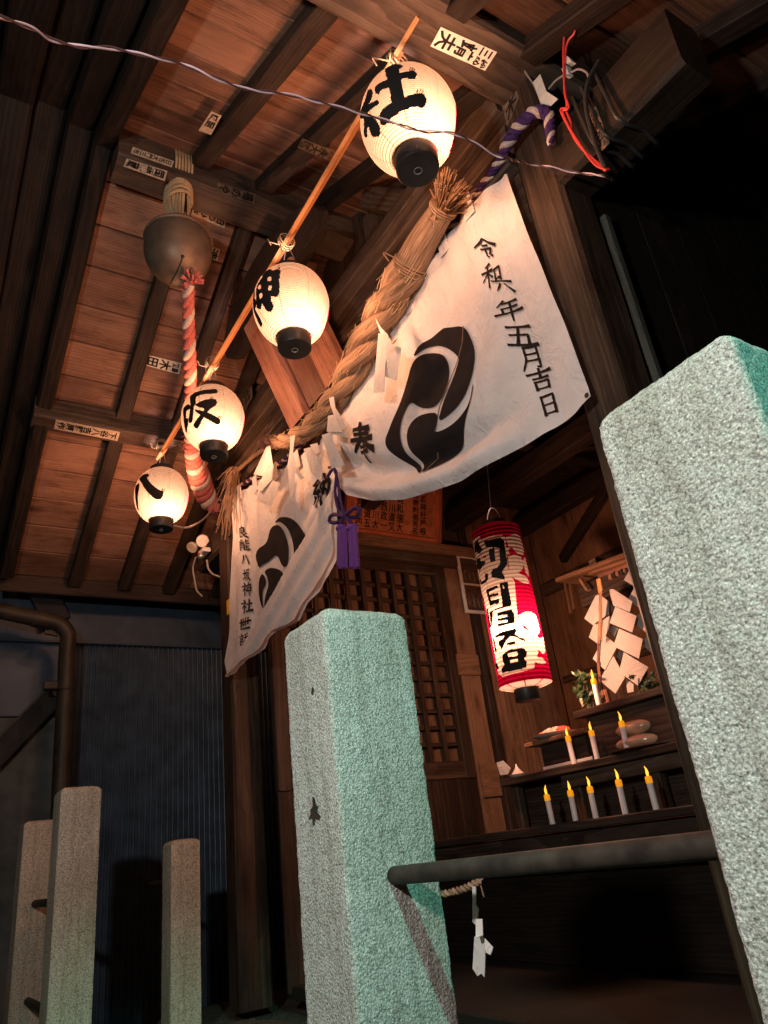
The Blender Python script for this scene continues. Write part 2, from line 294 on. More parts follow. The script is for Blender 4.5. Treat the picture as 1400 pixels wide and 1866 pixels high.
# ------------------------------------------------------------------ mesh builder
class MB:
    def __init__(s): s.v = []; s.f = []; s.g = []; s.t = []; s.m = []; s.tone = 1.0; s.mi = 0
    def add(s, verts, faces, g=None):
        b = len(s.v); s.v += [Vector(a) for a in verts]; s.f += [tuple(b+i for i in f) for f in faces]
        s.g += [Vector(a) for a in (g if g else verts)]; s.t += [s.tone]*len(verts); s.m += [s.mi]*len(faces)
    def beam(s, p0, p1, wd, ht, up=(0, 0, 1), ch=0.006, seg=1, wob=0.0):
        """a squared timber from p0 to p1, wd across, ht along up, with eased arrises"""
        p0, p1 = Vector(p0), Vector(p1); d = p1-p0; ln = d.length; d.normalize(); up = Vector(up)
        a = d.cross(up).normalized(); b = a.cross(d).normalized()
        x, y = wd/2, ht/2; ch = min(ch, x*0.5, y*0.5)
        prof = [(-x+ch, -y), (x-ch, -y), (x, -y+ch), (x, y-ch), (x-ch, y), (-x+ch, y), (-x, y-ch), (-x, -y+ch)]
        off = Vector((rnd.random()*40, rnd.random()*9, rnd.random()*9)); vs = []; gs = []
        for i in range(seg+1):
            c = p0 + d*(ln*i/seg)
            for (u, v) in prof:
                k = 1 + (rnd.uniform(-wob, wob) if 0 < i < seg else 0)
                vs.append(c + a*u*k + b*v*k); gs.append(Vector((ln*i/seg, u, v))+off)
        fs = [tuple(reversed(range(8))), tuple(range(seg*8, seg*8+8))]
        for i in range(seg):
            for j in range(8):
                q = i*8
                fs.append((q+j, q+(j+1) % 8, q+8+(j+1) % 8, q+8+j))
        s.add(vs, fs, gs)
    def box(s, lo, hi, axis=0, ch=0.004):
        lo, hi = Vector(lo), Vector(hi); c = (lo+hi)/2; e = hi-lo
        p0, p1 = c.copy(), c.copy(); p0[axis] = lo[axis]; p1[axis] = hi[axis]
        up = (0, 0, 1) if axis != 2 else (0, 1, 0)
        o = [i for i in range(3) if i != axis]
        if axis == 2: s.beam(p0, p1, e.x, e.y, up, ch)
        else: s.beam(p0, p1, e[o[0]], e.z, up, ch)
    def tube(s, pts, r, n=8, cap=True):
        pts = [Vector(p) for p in pts]; fr = frames(pts); vs = []; gs = []; l = 0
        off = Vector((rnd.random()*9, rnd.random()*9, 0))
        for i, p in enumerate(pts):
            if i: l += (pts[i]-pts[i-1]).length
            rr = r[i] if isinstance(r, (list, tuple)) else r
            for j in range(n):
                t = 2*math.pi*j/n
                vs.append(p + fr[i][0]*math.cos(t)*rr + fr[i][1]*math.sin(t)*rr)
                gs.append(Vector((l, min(j, n-j)/n*2*rr*3.0, 0))+off)
        fs = []
        for i in range(len(pts)-1):
            for j in range(n):
                fs.append((i*n+j, i*n+(j+1) % n, (i+1)*n+(j+1) % n, (i+1)*n+j))
        if cap: fs += [tuple(reversed(range(n))), tuple(range((len(pts)-1)*n, len(pts)*n))]
        s.add(vs, fs, gs)
    def lathe(s, prof, c=(0, 0, 0), n=32, mfun=None):
        c = Vector(c); vs = []; gs = []; z0, z1 = prof[0][1], prof[-1][1]
        for (r, z) in prof:
            for j in range(n):
                t = 2*math.pi*j/n
                vs.append(c+Vector((r*math.cos(t), r*math.sin(t), z))); gs.append(Vector((j/n, 0, (z-z0)/((z1-z0) or 1))))
        b = len(s.f); fs = []
        for i in range(len(prof)-1):
            for j in range(n):
                fs.append((i*n+j, i*n+(j+1) % n, (i+1)*n+(j+1) % n, (i+1)*n+j))
        s.add(vs, fs, gs)
        if mfun:
            for k, f in enumerate(fs):
                s.m[b+k] = mfun((vs[f[0]]+vs[f[1]]+vs[f[2]]+vs[f[3]])/4)
    def disc(s, c, r, nrm, n=24):
        c = Vector(c); a, b = basis(Vector(nrm)); 
        s.add([c+a*r*math.cos(2*math.pi*j/n)+b*r*math.sin(2*math.pi*j/n) for j in range(n)], [tuple(range(n))])
    def sheet(s, grid, g=None):
        nr, nc = len(grid), len(grid[0]); vs = [p for row in grid for p in row]
        s.add(vs, [(i*nc+j, i*nc+j+1, (i+1)*nc+j+1, (i+1)*nc+j) for i in range(nr-1) for j in range(nc-1)], g)
    def slab(s, poly, thick):
        """flat polygon given thickness along its own normal"""
        poly = [Vector(p) for p in poly]; nrm = Vector((0, 0, 0))
        for i in range(len(poly)): nrm += (poly[i]-poly[0]).cross(poly[(i+1) % len(poly)]-poly[0])
        nrm.normalize(); k = len(poly)
        vs = [p-nrm*thick/2 for p in poly]+[p+nrm*thick/2 for p in poly]
        s.add(vs, [tuple(reversed(range(k))), tuple(range(k, 2*k))]+[(i, (i+1) % k, k+(i+1) % k, k+i) for i in range(k)])
    def ball(s, c, r, n=12, sc=(1, 1, 1)):
        c = Vector(c); prof = [(r*math.sin(math.pi*i/n), -r*math.cos(math.pi*i/n)) for i in range(n+1)]
        b = len(s.v); s.lathe([(max(p[0], 1e-5), p[1]) for p in prof], (0, 0, 0), n*2)
        for i in range(b, len(s.v)): s.v[i] = c+Vector((s.v[i].x*sc[0], s.v[i].y*sc[1], s.v[i].z*sc[2]))
    def build(s, name, mats, parent=None, smooth=False, solid=0.0):
        mats = mats if isinstance(mats, (list, tuple)) else [mats]
        o = Vector((0, 0, 0)); q = parent
        while q is not None: o += q.location; q = q.parent
        me = bpy.data.meshes.new(name); me.from_pydata([v-o for v in s.v], [], s.f)
        for m in mats: me.materials.append(M[m])
        for nm, ty, d in (('gco', 'FLOAT_VECTOR', s.g), ('tone', 'FLOAT', s.t)):
            at_ = me.attributes.new(nm, ty, 'POINT')
            if ty == 'FLOAT': at_.data.foreach_set('value', d)
            else: at_.data.foreach_set('vector', [c for v in d for c in v])
        me.polygons.foreach_set('material_index', s.m)
        if smooth:
            me.polygons.foreach_set('use_smooth', [True]*len(me.polygons))
            if smooth != 'all': me.set_sharp_from_angle(angle=math.radians(42))
        me.update()
        ob = bpy.data.objects.new(name, me); COL.objects.link(ob)
        if parent is not None: ob.parent = parent
        if solid:
            md = ob.modifiers.new('solid', 'SOLIDIFY'); md.thickness = solid; md.offset = 0
        return ob

def basis(n):
    n = n.normalized(); a = n.orthogonal().normalized(); return a, n.cross(a)
def frames(pts):
    out = []; prev = None
    for i in range(len(pts)):
        d = (pts[min(i+1, len(pts)-1)]-pts[max(i-1, 0)])
        if d.length < 1e-9: d = Vector((0, 0, 1))
        d.normalize()
        a = d.orthogonal() if prev is None else prev - d*prev.dot(d)
        a.normalize(); prev = a; out.append((a, d.cross(a)))
    return out
def curve(pts, n):
    pts = [Vector(p) for p in pts]; k = len(pts); out = []
    P = [pts[0]*2-pts[1]]+pts+[pts[-1]*2-pts[-2]]
    for i in range(n):
        u = i/(n-1)*(k-1); j = min(int(u), k-2); t = u-j
        a, b, c, d = P[j:j+4]
        out.append(0.5*((2*b)+(c-a)*t+(2*a-5*b+4*c-d)*t*t+(3*b-a-3*c+d)*t**3))
    return out
def lin(vals, n):
    k = len(vals); o = []
    for i in range(n):
        u = i/(n-1)*(k-1); j = min(int(u), k-2); o.append(vals[j]+(vals[j+1]-vals[j])*(u-j))
    return o
def strands(pts, radii, k, pitch, phase=0.0, fill=1.0, n=10):
    """k twisted strands laid round a path; returns one MB per strand"""
    fr = frames(pts); out = []
    for q in range(k):
        l = 0; sp = []; sr = []
        for i, p in enumerate(pts):
            if i: l += (pts[i]-pts[i-1]).length
            r = radii[i] if isinstance(radii, (list, tuple)) else radii
            t = phase + 2*math.pi*(q/k) + 2*math.pi*l/pitch
            sp.append(p + (fr[i][0]*math.cos(t)+fr[i][1]*math.sin(t))*r*0.5); sr.append(r*0.56*fill)
        mb = MB(); mb.tube(sp, sr, n); out.append(mb)
    return out

def thing(name, label, cat, loc=(0, 0, 0), group=None):
    o = bpy.data.objects.new(name, None); COL.objects.link(o); o.location = loc; o.empty_display_size = 0.05
    return tag(o, label, cat, group)
def tag(o, label, cat, group=None):
    o['label'] = label; o['category'] = cat
    if group: o['group'] = group
    return o
def structure(o): o['kind'] = 'structure'; return o
def copy_tree(o, parent=None):
    c = o.copy(); COL.objects.link(c)
    if parent is not None: c.parent = parent
    for ch in list(o.children): copy_tree(ch, c)
    return c

def inside(p, poly):
    x, y = p; r = False; j = len(poly)-1
    for i in range(len(poly)):
        (xi, yi), (xj, yj) = poly[i], poly[j]
        if (yi > y) != (yj > y) and x < (xj-xi)*(y-yi)/(yj-yi)+xi: r = not r
        j = i
    return r
def fill(poly, step, holes=()):
    """triangulate a 2-D outline with interior points every step; returns verts, tris"""
    pts = []
    loops = [poly]+list(holes); edges = []
    for lp in loops:
        st = len(pts); ring = []
        for i in range(len(lp)):
            a, b = Vector(lp[i]), Vector(lp[(i+1) % len(lp)]); k = max(1, int((b-a).length/step+0.5))
            for q in range(k): ring.append(a+(b-a)*q/k)
        pts += ring; edges += [(st+i, st+(i+1) % len(ring)) for i in range(len(ring))]
    xs = [p[0] for p in poly]; ys = [p[1] for p in poly]
    y = min(ys)+step*0.5; odd = 0
    while y < max(ys):
        x = min(xs)+step*(0.25+0.5*odd)
        while x < max(xs):
            if inside((x, y), poly) and not any(inside((x, y), h) for h in holes): pts.append(Vector((x, y)))
            x += step
        y += step*0.87; odd ^= 1
    v, e, f, _, _, _ = delaunay_2d_cdt([Vector(p) for p in pts], edges, [], 0, 1e-6)
    tris = []
    for t in f:
        c = sum((v[i] for i in t), Vector((0, 0)))/len(t)
        if inside(c, poly) and not any(inside(c, h) for h in holes): tris.append(tuple(t))
    return v, tris
def chaikin(poly, k=2):
    for _ in range(k):
        o = []
        for i in range(len(poly)):
            a, b = poly[i], poly[(i+1) % len(poly)]
            o += [(a[0]*.75+b[0]*.25, a[1]*.75+b[1]*.25), (a[0]*.25+b[0]*.75, a[1]*.25+b[1]*.75)]
        poly = o
    return poly
def spline2(poly, sub=4):
    """round a traced closed outline"""
    k = len(poly); out = []
    for i in range(k):
        a, b, c, d = (Vector(poly[(i+j-1) % k]) for j in range(4))
        sharp = (b-a).length < 1e-6
        for q in range(sub):
            t = q/sub
            p = 0.5*((2*b)+(c-a)*t*0.7+(2*a-5*b+4*c-d)*t*t*0.0+0) if sharp else 0.5*((2*b)+(c-a)*t+(2*a-5*b+4*c-d)*t*t+(3*b-a-3*c+d)*t**3)
            out.append((p.x, p.y))
    return out

# printed characters -------------------------------------------------
_gl = {}
def glyph(ch, bold=0.0):
    key = (ch, bold)
    if key not in _gl:
        c = bpy.data.curves.new('lettering', 'FONT'); c.body = ch; c.size = 1; c.offset = bold; c.resolution_u = 2
        o = bpy.data.objects.new('lettering', c); COL.objects.link(o)
        dg = bpy.context.evaluated_depsgraph_get(); me = o.evaluated_get(dg).to_mesh()
        vs = [(v.co.x, v.co.y+0.12) for v in me.vertices]; fs = [tuple(p.vertices) for p in me.polygons]
        o.evaluated_get(dg).to_mesh_clear(); bpy.data.objects.remove(o); bpy.data.curves.remove(c)
        _gl[key] = (vs, fs)
    return _gl[key]
def bil(q, u, v):
    """q: four corners, top-left, top-right, bottom-right, bottom-left; u to the right, v down"""
    a, b, c, d = (Vector(p) for p in q)
    return (a*(1-u)+b*u)*(1-v)+(d*(1-u)+c*u)*v
def write(mb, q, cells, lift, bold=0.012):
    """cells: (char, u0, v0, u1, v1) inside the quad q, lifted along lift"""
    lift = Vector(lift)
    for ch, u0, v0, u1, v1 in cells:
        vs, fs = glyph(ch, bold)
        mb.add([bil(q, u0+(u1-u0)*x, v1-(v1-v0)*y)+lift for x, y in vs], fs)
def column(txt, u0, u1, v0, v1):
    k = len(txt); h = (v1-v0)/k
    return [(c, u0, v0+i*h, u1, v0+(i+1)*h) for i, c in enumerate(txt) if c != '　']

# brushed characters: strokes of (x, y, width) in a unit square ------------
BR = {
 '令': [[(.5,1,.06),(.33,.78,.09),(.0,.5,.03)], [(.5,.98,.06),(.7,.78,.1),(1.02,.6,.13)], [(.36,.62,.07),(.6,.63,.08)], [(.24,.42,.06),(.74,.46,.1),(.6,.22,.06)], [(.42,.4,.07),(.42,.05,.07),(.5,.0,.05)], [(.55,.2,.06),(.68,.05,.1)]],
 '和': [[(.42,.98,.09),(.2,.86,.04)], [(.02,.64,.07),(.52,.72,.08)], [(.3,.9,.06),(.28,.02,.05)], [(.28,.62,.06),(.02,.28,.03)], [(.32,.58,.05),(.48,.42,.07)], [(.62,.7,.06),(.62,.25,.07)], [(.62,.68,.06),(.95,.72,.08),(.9,.25,.06)], [(.62,.28,.05),(.9,.3,.06)]],
 '六': [[(.45,1,.07),(.55,.84,.1)], [(.02,.64,.07),(.5,.7,.07),(1.0,.72,.1)], [(.38,.52,.09),(.1,.05,.03)], [(.6,.54,.06),(.95,.12,.13)]],
 '年': [[(.4,1,.08),(.12,.72,.03)], [(.32,.86,.07),(.9,.9,.09)], [(.25,.6,.07),(.85,.64,.08)], [(.27,.62,.07),(.28,.36,.07)], [(.0,.32,.08),(.5,.36,.08),(1.05,.4,.1)], [(.6,.88,.07),(.57,.3,.08),(.56,-.1,.03)]],
 '五': [[(.08,.9,.08),(.92,.94,.1)], [(.46,.9,.08),(.3,.1,.07)], [(.12,.52,.07),(.74,.56,.09),(.68,.1,.08)], [(.0,.04,.09),(1.0,.08,.11)]],
 '月': [[(.26,.97,.07),(.26,.45,.08),(.05,.0,.03)], [(.26,.94,.07),(.82,.97,.1),(.82,.1,.09),(.66,.14,.04)], [(.28,.66,.06),(.8,.68,.06)], [(.27,.4,.06),(.8,.42,.06)]],
 '吉': [[(.02,.78,.08),(1.0,.84,.1)], [(.5,1.02,.08),(.5,.56,.08)], [(.2,.54,.07),(.82,.57,.08)], [(.24,.4,.08),(.26,.0,.08)], [(.24,.38,.07),(.78,.41,.09),(.74,.02,.07)], [(.26,.05,.06),(.74,.07,.06)]],
 '日': [[(.24,.96,.08),(.26,.0,.09)], [(.24,.93,.07),(.8,.96,.1),(.76,.02,.09)], [(.26,.5,.06),(.76,.52,.06)], [(.26,.07,.06),(.76,.08,.07)]],
 '奉': [[(.12,.86,.07),(.86,.9,.09)], [(.2,.72,.06),(.8,.75,.08)], [(.0,.56,.08),(1.0,.6,.1)], [(.52,1.05,.08),(.42,.62,.09),(.0,.22,.03)], [(.55,.58,.06),(.75,.38,.1),(1.05,.26,.13)], [(.3,.36,.06),(.7,.39,.07)], [(.26,.2,.06),(.74,.23,.08)], [(.5,.48,.08),(.5,-.08,.05)]],
 '納': [[(.28,1.0,.08),(.08,.76,.07),(.3,.72,.06)], [(.42,.84,.08),(.08,.46,.07),(.44,.52,.07)], [(.26,.5,.07),(.26,.0,.06)], [(.12,.36,.07),(.02,.12,.04)], [(.36,.36,.06),(.46,.2,.09)], [(.56,.76,.08),(.58,.02,.09)], [(.56,.74,.08),(.98,.8,.11),(.94,.05,.1),(.84,.1,.05)], [(.76,1.0,.08),(.74,.58,.08),(.62,.34,.05)], [(.76,.58,.06),(.88,.38,.1)]],
 '良': [[(.48,1.05,.05),(.52,.9,.08)], [(.26,.82,.06),(.74,.86,.08),(.7,.52,.06)], [(.28,.66,.05),(.7,.68,.05)], [(.28,.5,.05),(.7,.52,.05)], [(.28,.84,.07),(.26,.08,.07),(.5,.2,.04)], [(.44,.5,.05),(.68,.18,.09),(1.0,.02,.1)], [(.84,.42,.07),(.64,.28,.04)]],
 '能': [[(.28,1.0,.06),(.06,.74,.06),(.46,.78,.05)], [(.12,.62,.06),(.1,.02,.05)], [(.12,.6,.06),(.44,.63,.07),(.42,.05,.07)], [(.14,.42,.04),(.42,.43,.04)], [(.14,.25,.04),(.42,.26,.04)], [(.92,.94,.06),(.62,.8,.05)], [(.6,1.0,.07),(.6,.6,.06),(1.0,.64,.08)], [(.92,.4,.06),(.62,.28,.05)], [(.6,.5,.07),(.6,.02,.07),(1.05,.08,.1)]],
 '八': [[(.36,.85,.1),(.3,.5,.1),(.05,.08,.04)], [(.6,.92,.06),(.72,.5,.12),(1.0,.05,.15)]],
 '坂': [[(.02,.64,.07),(.4,.67,.08)], [(.22,.95,.08),(.22,.25,.07)], [(.0,.18,.07),(.42,.32,.06)], [(.5,.9,.08),(1.0,.94,.1)], [(.54,.9,.07),(.5,.5,.08),(.36,.0,.03)], [(.6,.66,.06),(.92,.68,.09),(.76,.3,.09),(.48,-.02,.03)], [(.6,.5,.06),(.76,.24,.1),(1.05,.0,.12)]],
 '神': [[(.24,1.0,.07),(.32,.88,.09)], [(.04,.74,.07),(.44,.78,.08),(.06,.34,.03)], [(.26,.58,.08),(.25,-.02,.07)], [(.3,.5,.05),(.44,.38,.08)], [(.54,.8,.07),(.55,.28,.08)], [(.54,.78,.07),(.98,.82,.1),(.94,.3,.08)], [(.55,.55,.05),(.94,.57,.05)], [(.55,.32,.06),(.94,.34,.06)], [(.75,1.02,.08),(.74,-.1,.05)]],
 '社': [[(.24,1.0,.07),(.32,.88,.09)], [(.04,.74,.07),(.44,.78,.08),(.06,.34,.03)], [(.26,.58,.08),(.25,-.02,.07)], [(.3,.5,.05),(.44,.38,.08)], [(.56,.62,.08),(.98,.65,.09)], [(.76,.98,.09),(.75,.1,.09)], [(.46,.06,.08),(1.06,.1,.12)]],
 '世': [[(.0,.6,.08),(1.0,.68,.1)], [(.3,.92,.07),(.3,.35,.07)], [(.55,1.0,.07),(.55,.4,.07)], [(.3,.38,.05),(.56,.4,.05)], [(.8,.95,.08),(.8,.42,.07)], [(.12,.88,.08),(.12,.06,.08),(.95,.08,.1)]],
 '話': [[(.2,1.0,.06),(.28,.9,.08)], [(.02,.8,.06),(.46,.83,.07)], [(.1,.65,.05),(.4,.67,.05)], [(.1,.52,.05),(.4,.54,.05)], [(.1,.4,.06),(.12,.08,.06)], [(.1,.38,.06),(.4,.4,.07),(.38,.1,.06)], [(.12,.12,.05),(.38,.13,.05)], [(.92,.98,.08),(.6,.86,.04)], [(.52,.66,.06),(1.04,.72,.09)], [(.76,.88,.06),(.75,.42,.06)], [(.56,.42,.06),(.58,.04,.07)], [(.56,.4,.06),(.96,.43,.08),(.92,.06,.07)], [(.58,.08,.05),(.92,.09,.05)]],
}
def brush(ch, wscale=1.0):
    """outlines of the strokes of a brushed character, unit square"""
    res = []
    for st in BR[ch]:
        k = len(st); pts = []
        for i in range(k-1):
            for q in range(5):
                t = q/5; pts.append(tuple(st[i][c]+(st[i+1][c]-st[i][c])*t for c in range(3)))
        pts.append(st[-1]); lft = []; rgt = []
        for i, (x, y, wd) in enumerate(pts):
            a = pts[max(0, i-1)]; b = pts[min(len(pts)-1, i+1)]; dx, dy = b[0]-a[0], b[1]-a[1]; l = math.hypot(dx, dy) or 1
            tt = i/max(1, len(pts)-1); wv = wd*wscale*0.62*(0.74+0.5*abs(tt-0.42)+0.10*math.sin(i*2.3+x*9)); nx, ny = -dy/l*wv, dx/l*wv
            if i == 0: x -= dx/l*wv*0.5; y -= dy/l*wv*0.5
            if i == len(pts)-1: x += dx/l*wv*0.5; y += dy/l*wv*0.5
            lft.append((x+nx, y+ny)); rgt.append((x-nx, y-ny))
        res.append((lft, rgt))
    return res

# ------------------------------------------------------------------ setting
g = MB(); g.add([(-60, -60, -1.25), (60, -60, -1.25), (60, 60, -1.25), (-60, 60, -1.25)], [(0, 1, 2, 3)])
structure(g.build('ground', 'ground'))

# ------------------------------------------------------------------ the shrine hall
FY = 1.40                    # front face of the posts
RX, RZ, SL = -2.30, 2.93, 0.5
def zroof(x): return RZ-SL*abs(x-RX)
hall = thing('shrine_hall', 'old dark timber shrine hall with a plank-lined gable roof over its open front', 'shrine', (RX, FY, -0.55))
def part(name, mb, mat, parent=hall, smooth=False): return mb.build(name, mat, parent, smooth)
sn = Vector((-SL, 0, 1)).normalized()
for side in (-1, 1):
    mb = MB(); xe = -4.62 if side < 0 else 0.02
    span = abs(xe-RX); k = 13; wdt = span/k
    for i in range(k):
        xm = RX+side*wdt*(i+0.5); up = Vector((side*SL, 0, 1)).normalized()
        sl = wdt*math.sqrt(1+SL*SL)
        y = 0.42
        while y < 3.72:
            y2 = min(3.75, y+rnd.choice((1.1, 1.7, 2.2, 3.4)))
            mb.tone = rnd.uniform(0.5, 1.25)*(0.45 if xm > -0.85 else 1)  # shade beyond the right purlin put into the board tone
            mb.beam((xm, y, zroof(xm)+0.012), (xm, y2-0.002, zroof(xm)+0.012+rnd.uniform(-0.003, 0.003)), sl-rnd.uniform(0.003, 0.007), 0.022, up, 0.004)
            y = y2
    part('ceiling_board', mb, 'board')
    for y in (0.785, 1.085, 1.37, 1.70, 2.02, 2.34, 2.66, 2.98, 3.30, 3.6):
        rb = MB(); rb.tone = rnd.uniform(0.8, 1.2)*(0.6 if side > 0 and y > 1.2 else 1)  # rear rafters on the right toned down for the shade there
        x0 = RX+side*0.02; up = Vector((side*SL, 0, 1)).normalized()
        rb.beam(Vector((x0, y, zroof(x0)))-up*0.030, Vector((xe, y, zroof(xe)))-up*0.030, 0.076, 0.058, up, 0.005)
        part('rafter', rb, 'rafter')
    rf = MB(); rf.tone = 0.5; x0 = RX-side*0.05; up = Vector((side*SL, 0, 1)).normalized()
    rf.beam(Vector((x0, 2.05, zroof(RX)+0.07)), Vector((xe+side*0.12, 2.05, zroof(xe+side*0.12)+0.07)), 3.5, 0.07, up, 0.01)
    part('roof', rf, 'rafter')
    fb = MB(); fb.beam((xe+side*0.015, 0.36, zroof(xe)-0.02), (xe+side*0.015, 3.75, zroof(xe)-0.02), 0.03, 0.16)
    part('eave_board', fb, 'rafter')
    # the deep dark overhang at the gable end: bargeboard and stepped soffit timbers running down the slope
    xo = xe+side*0.05
    for y0, y1, lo, hi, tn in ((0.355, 0.435, -0.085, 0.5, 1.0), (0.245, 0.352, -0.03, 0.3, 0.8), (0.12, 0.242, 0.03, 0.3, 1.1), (-0.02, 0.117, -0.01, 0.3, 0.85), (-0.22, -0.023, 0.05, 0.3, 1.0)):
        bb = MB(); bb.tone = tn*0.5
        bb.beam((RX, (y0+y1)/2, RZ+(lo+hi)/2*1.118), (xo, (y0+y1)/2, zroof(xo)+(lo+hi)/2*1.118), y1-y0, hi-lo, up, 0.012, 26, 0.012)
        part('bargeboard' if hi == 0.5 else 'soffit_board', bb, 'rafter')
mb = MB(); mb.beam((RX, 0.44, 2.83), (RX, 3.7, 2.83), 0.16, 0.22, ch=0.02, seg=10, wob=0.03); part('ridge_beam', mb, 'beam')
mb = MB(); mb.beam((-3.55, 0.35, 2.265), (-3.55, 3.7, 2.265), 0.14, 0.13, ch=0.012, seg=8, wob=0.02); part('purlin', mb, 'beam')
mb = MB(); mb.beam((-0.955, 0.35, 2.245), (-0.955, 3.7, 2.245), 0.19, 0.17, ch=0.012); part('purlin', mb, 'beam')
# posts
mb = MB(); mb.beam((-0.9925, FY+0.0675, -0.55), (-0.9925, FY+0.0675, 2.215), 0.135, 0.135, (0, 1, 0), 0.012, 12, 0.012); part('post', mb, 'post')
mb = MB(); mb.beam((-3.67, FY+0.08, -0.55), (-3.67, FY+0.08, 2.2), 0.14, 0.16, (0, 1, 0), 0.012, 12, 0.012); part('post', mb, 'post')
# tie beam with its nose passing the right-hand post, and the stepped beams above it
mb = MB(); mb.beam((-4.12, FY+0.072, 1.79), (-3.742, FY+0.072, 1.79), 0.13, 0.2, ch=0.014); mb.beam((-3.6, FY+0.072, 1.79), (-1.06, FY+0.072, 1.79), 0.13, 0.2, ch=0.014)
mb.tone = 0.5; mb.beam((-0.925, FY+0.066, 1.785), (-0.50, FY+0.066, 1.765), 0.132, 0.205, ch=0.014, seg=4, wob=0.03); part('tie_beam', mb, 'post')  # nose coloured darker to stand for the shade right of the post
for z0, z1, y0, y1, tn in ((1.905, 1.965, 1.375, 1.56, 1.0), (1.968, 2.03, 1.43, 1.53, 0.8), (2.032, 2.10, 1.40, 1.55, 1.1), (2.103, 2.165, 1.445, 1.54, 0.75), (2.168, 2.255, 1.385, 1.56, 1.0), (2.32, 2.40, 1.42, 1.56, 0.9)):
    mb = MB(); mb.tone = tn; mb.box((-3.598, y0, z0), (-1.062, y1, z1), 0, 0.006); part('head_beam', mb, 'beam')
mb = MB(); x = -3.6
while x < -1.05:
    x2 = min(-1.05, x+0.21); mb.tone = rnd.uniform(0.6, 1.1)
    mb.box((x+0.002, 1.562, 1.9), (x2-0.002, 1.585, min(zroof(x), zroof(x2))+0.05), 2, 0.004); x = x2
part('gable_wall', mb, 'beam')
for xs, lean in ((-3.1, 0.24), (-1.55, -0.24)):
    mb = MB(); mb.beam((xs, 1.50, 2.258), (xs+lean*1.7, 1.50, 2.72 if abs(lean) else 2.7), 0.10, 0.09, (0, 1, 0)); part('brace', mb, 'beam')
# inner left-hand wall: panelling, lattice door, boards
WX = -3.45
def wall_boards(name, y0, y1, z0, z1, wdt, mat, tone=(0.7, 1.1), x=WX, th=0.02, parent=hall):
    mb = MB(); y = y0
    while y < y1-0.01:
        y2 = min(y1, y+wdt); mb.tone = rnd.uniform(*tone)
        mb.box((x-th, y+0.0015, z0), (x, y2-0.0015, z1), 2, 0.003); y = y2
    return part(name, mb, mat, parent)
wall_boards('wall_panel', 1.56, 2.78, -0.5, 0.36, 0.16, 'post', (0.5, 0.8))
wall_boards('wall_panel', 2.79, 2.935, -0.2, 1.6, 0.2, 'wall', (1.0, 1.1))
wall_boards('wall_panel', 3.0, 3.6, -0.2, 2.2, 0.3, 'wall', (0.85, 1.1))
wall_boards('wall_panel', 1.56, 2.99, 1.735, 2.3, 0.3, 'beam', (0.6, 0.9))
mb = MB(); mb.box((WX-0.02, 2.938, -0.3), (WX+0.035, 2.996, 2.2), 2, 0.006); part('wall_stud', mb, 'rafter')
mb = MB(); mb.box((WX-0.02, 1.545, 1.60), (WX+0.055, 2.99, 1.665), 1, 0.006); part('lintel', mb, 'beam')
mb = MB(); mb.box((WX-0.02, 1.545, 1.668), (WX+0.085, 3.02, 1.732), 1, 0.006); part('lintel', mb, 'wall')
mb = MB(); mb.box((WX+0.003, 2.76, 0.91), (WX+0.02, 2.925, 1.035), 1, 0.003); part('nailed_plate', mb, 'wall')
mb = MB(); mb.box((WX+0.003, 2.80, 0.22), (WX+0.02, 2.93, 0.40), 1, 0.003); part('nailed_plate', mb, 'wall')
door = MB(); door.box((WX-0.03, 2.70, 0.33), (WX+0.012, 2.775, 1.598), 2, 0.005); door.box((WX-0.03, 1.56, 0.33), (WX+0.012, 1.635, 1.598), 2, 0.005)
door.box((WX-0.028, 1.637, 1.54), (WX+0.01, 2.698, 1.598), 1, 0.005); door.box((WX-0.028, 1.637, 0.33), (WX+0.01, 2.698, 0.425), 1, 0.005)
dr = part('lattice_door', door, 'post')
lt = MB()
for i in range(1, 10): y = 1.637+1.061*i/10; lt.box((WX-0.012, y-0.014, 0.426), (WX+0.006, y+0.014, 1.539), 2, 0.002)
for i in range(1, 12): z = 0.426+1.113*i/12; lt.box((WX-0.03, 1.638, z-0.011), (WX-0.0125, 2.697, z+0.011), 1, 0.002)
part('lattice', lt, 'post', dr)
bk = MB(); y = 1.62
while y < 2.7:
    bk.tone = rnd.uniform(0.45, 0.7); bk.box((WX-0.075, y, 0.36), (WX-0.06, min(2.75, y+0.2)-0.003, 1.58), 2, 0.002); y += 0.2
part('backing', bk, 'wall', dr)
# back wall, right wall, ceiling and floor of the room
mb = MB(); x = WX
while x < -0.97:
    mb.tone = rnd.uniform(0.75, 1.05); mb.box((x+0.002, 3.6, -0.4), (min(-0.95, x+0.42)-0.002, 3.622, 2.3), 2, 0.003); x += 0.42
part('back_wall', mb, 'wall')
mb = MB(); mb.box((-3.4, 3.555, 1.45), (-1.0, 3.598, 1.53), 0, 0.005); mb.box((-3.4, 3.57, 0.86), (-1.0, 3.598, 0.9), 0, 0.004); part('wall_rail', mb, 'beam')
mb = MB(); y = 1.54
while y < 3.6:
    mb.tone = rnd.uniform(0.3, 0.5); mb.box((-0.96, y+0.001, -0.5), (-0.935, min(3.6, y+0.22)-0.001, 2.3), 2, 0.003); y += 0.22  # outer wall in shadow, its shade put into the board tone
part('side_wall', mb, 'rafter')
mb = MB(); mb.box((-0.934, 1.545, -0.5), (-0.912, 1.572, 1.62), 2, 0.004); part('lit_edge_strip', mb, 'trim')  # paler strip stands in for green lamplight on the post edge
mb = MB(); mb.box((-3.5, 1.6, 2.12), (-0.95, 3.62, 2.14), 1, 0.003); part('room_ceiling', mb, 'rafter')
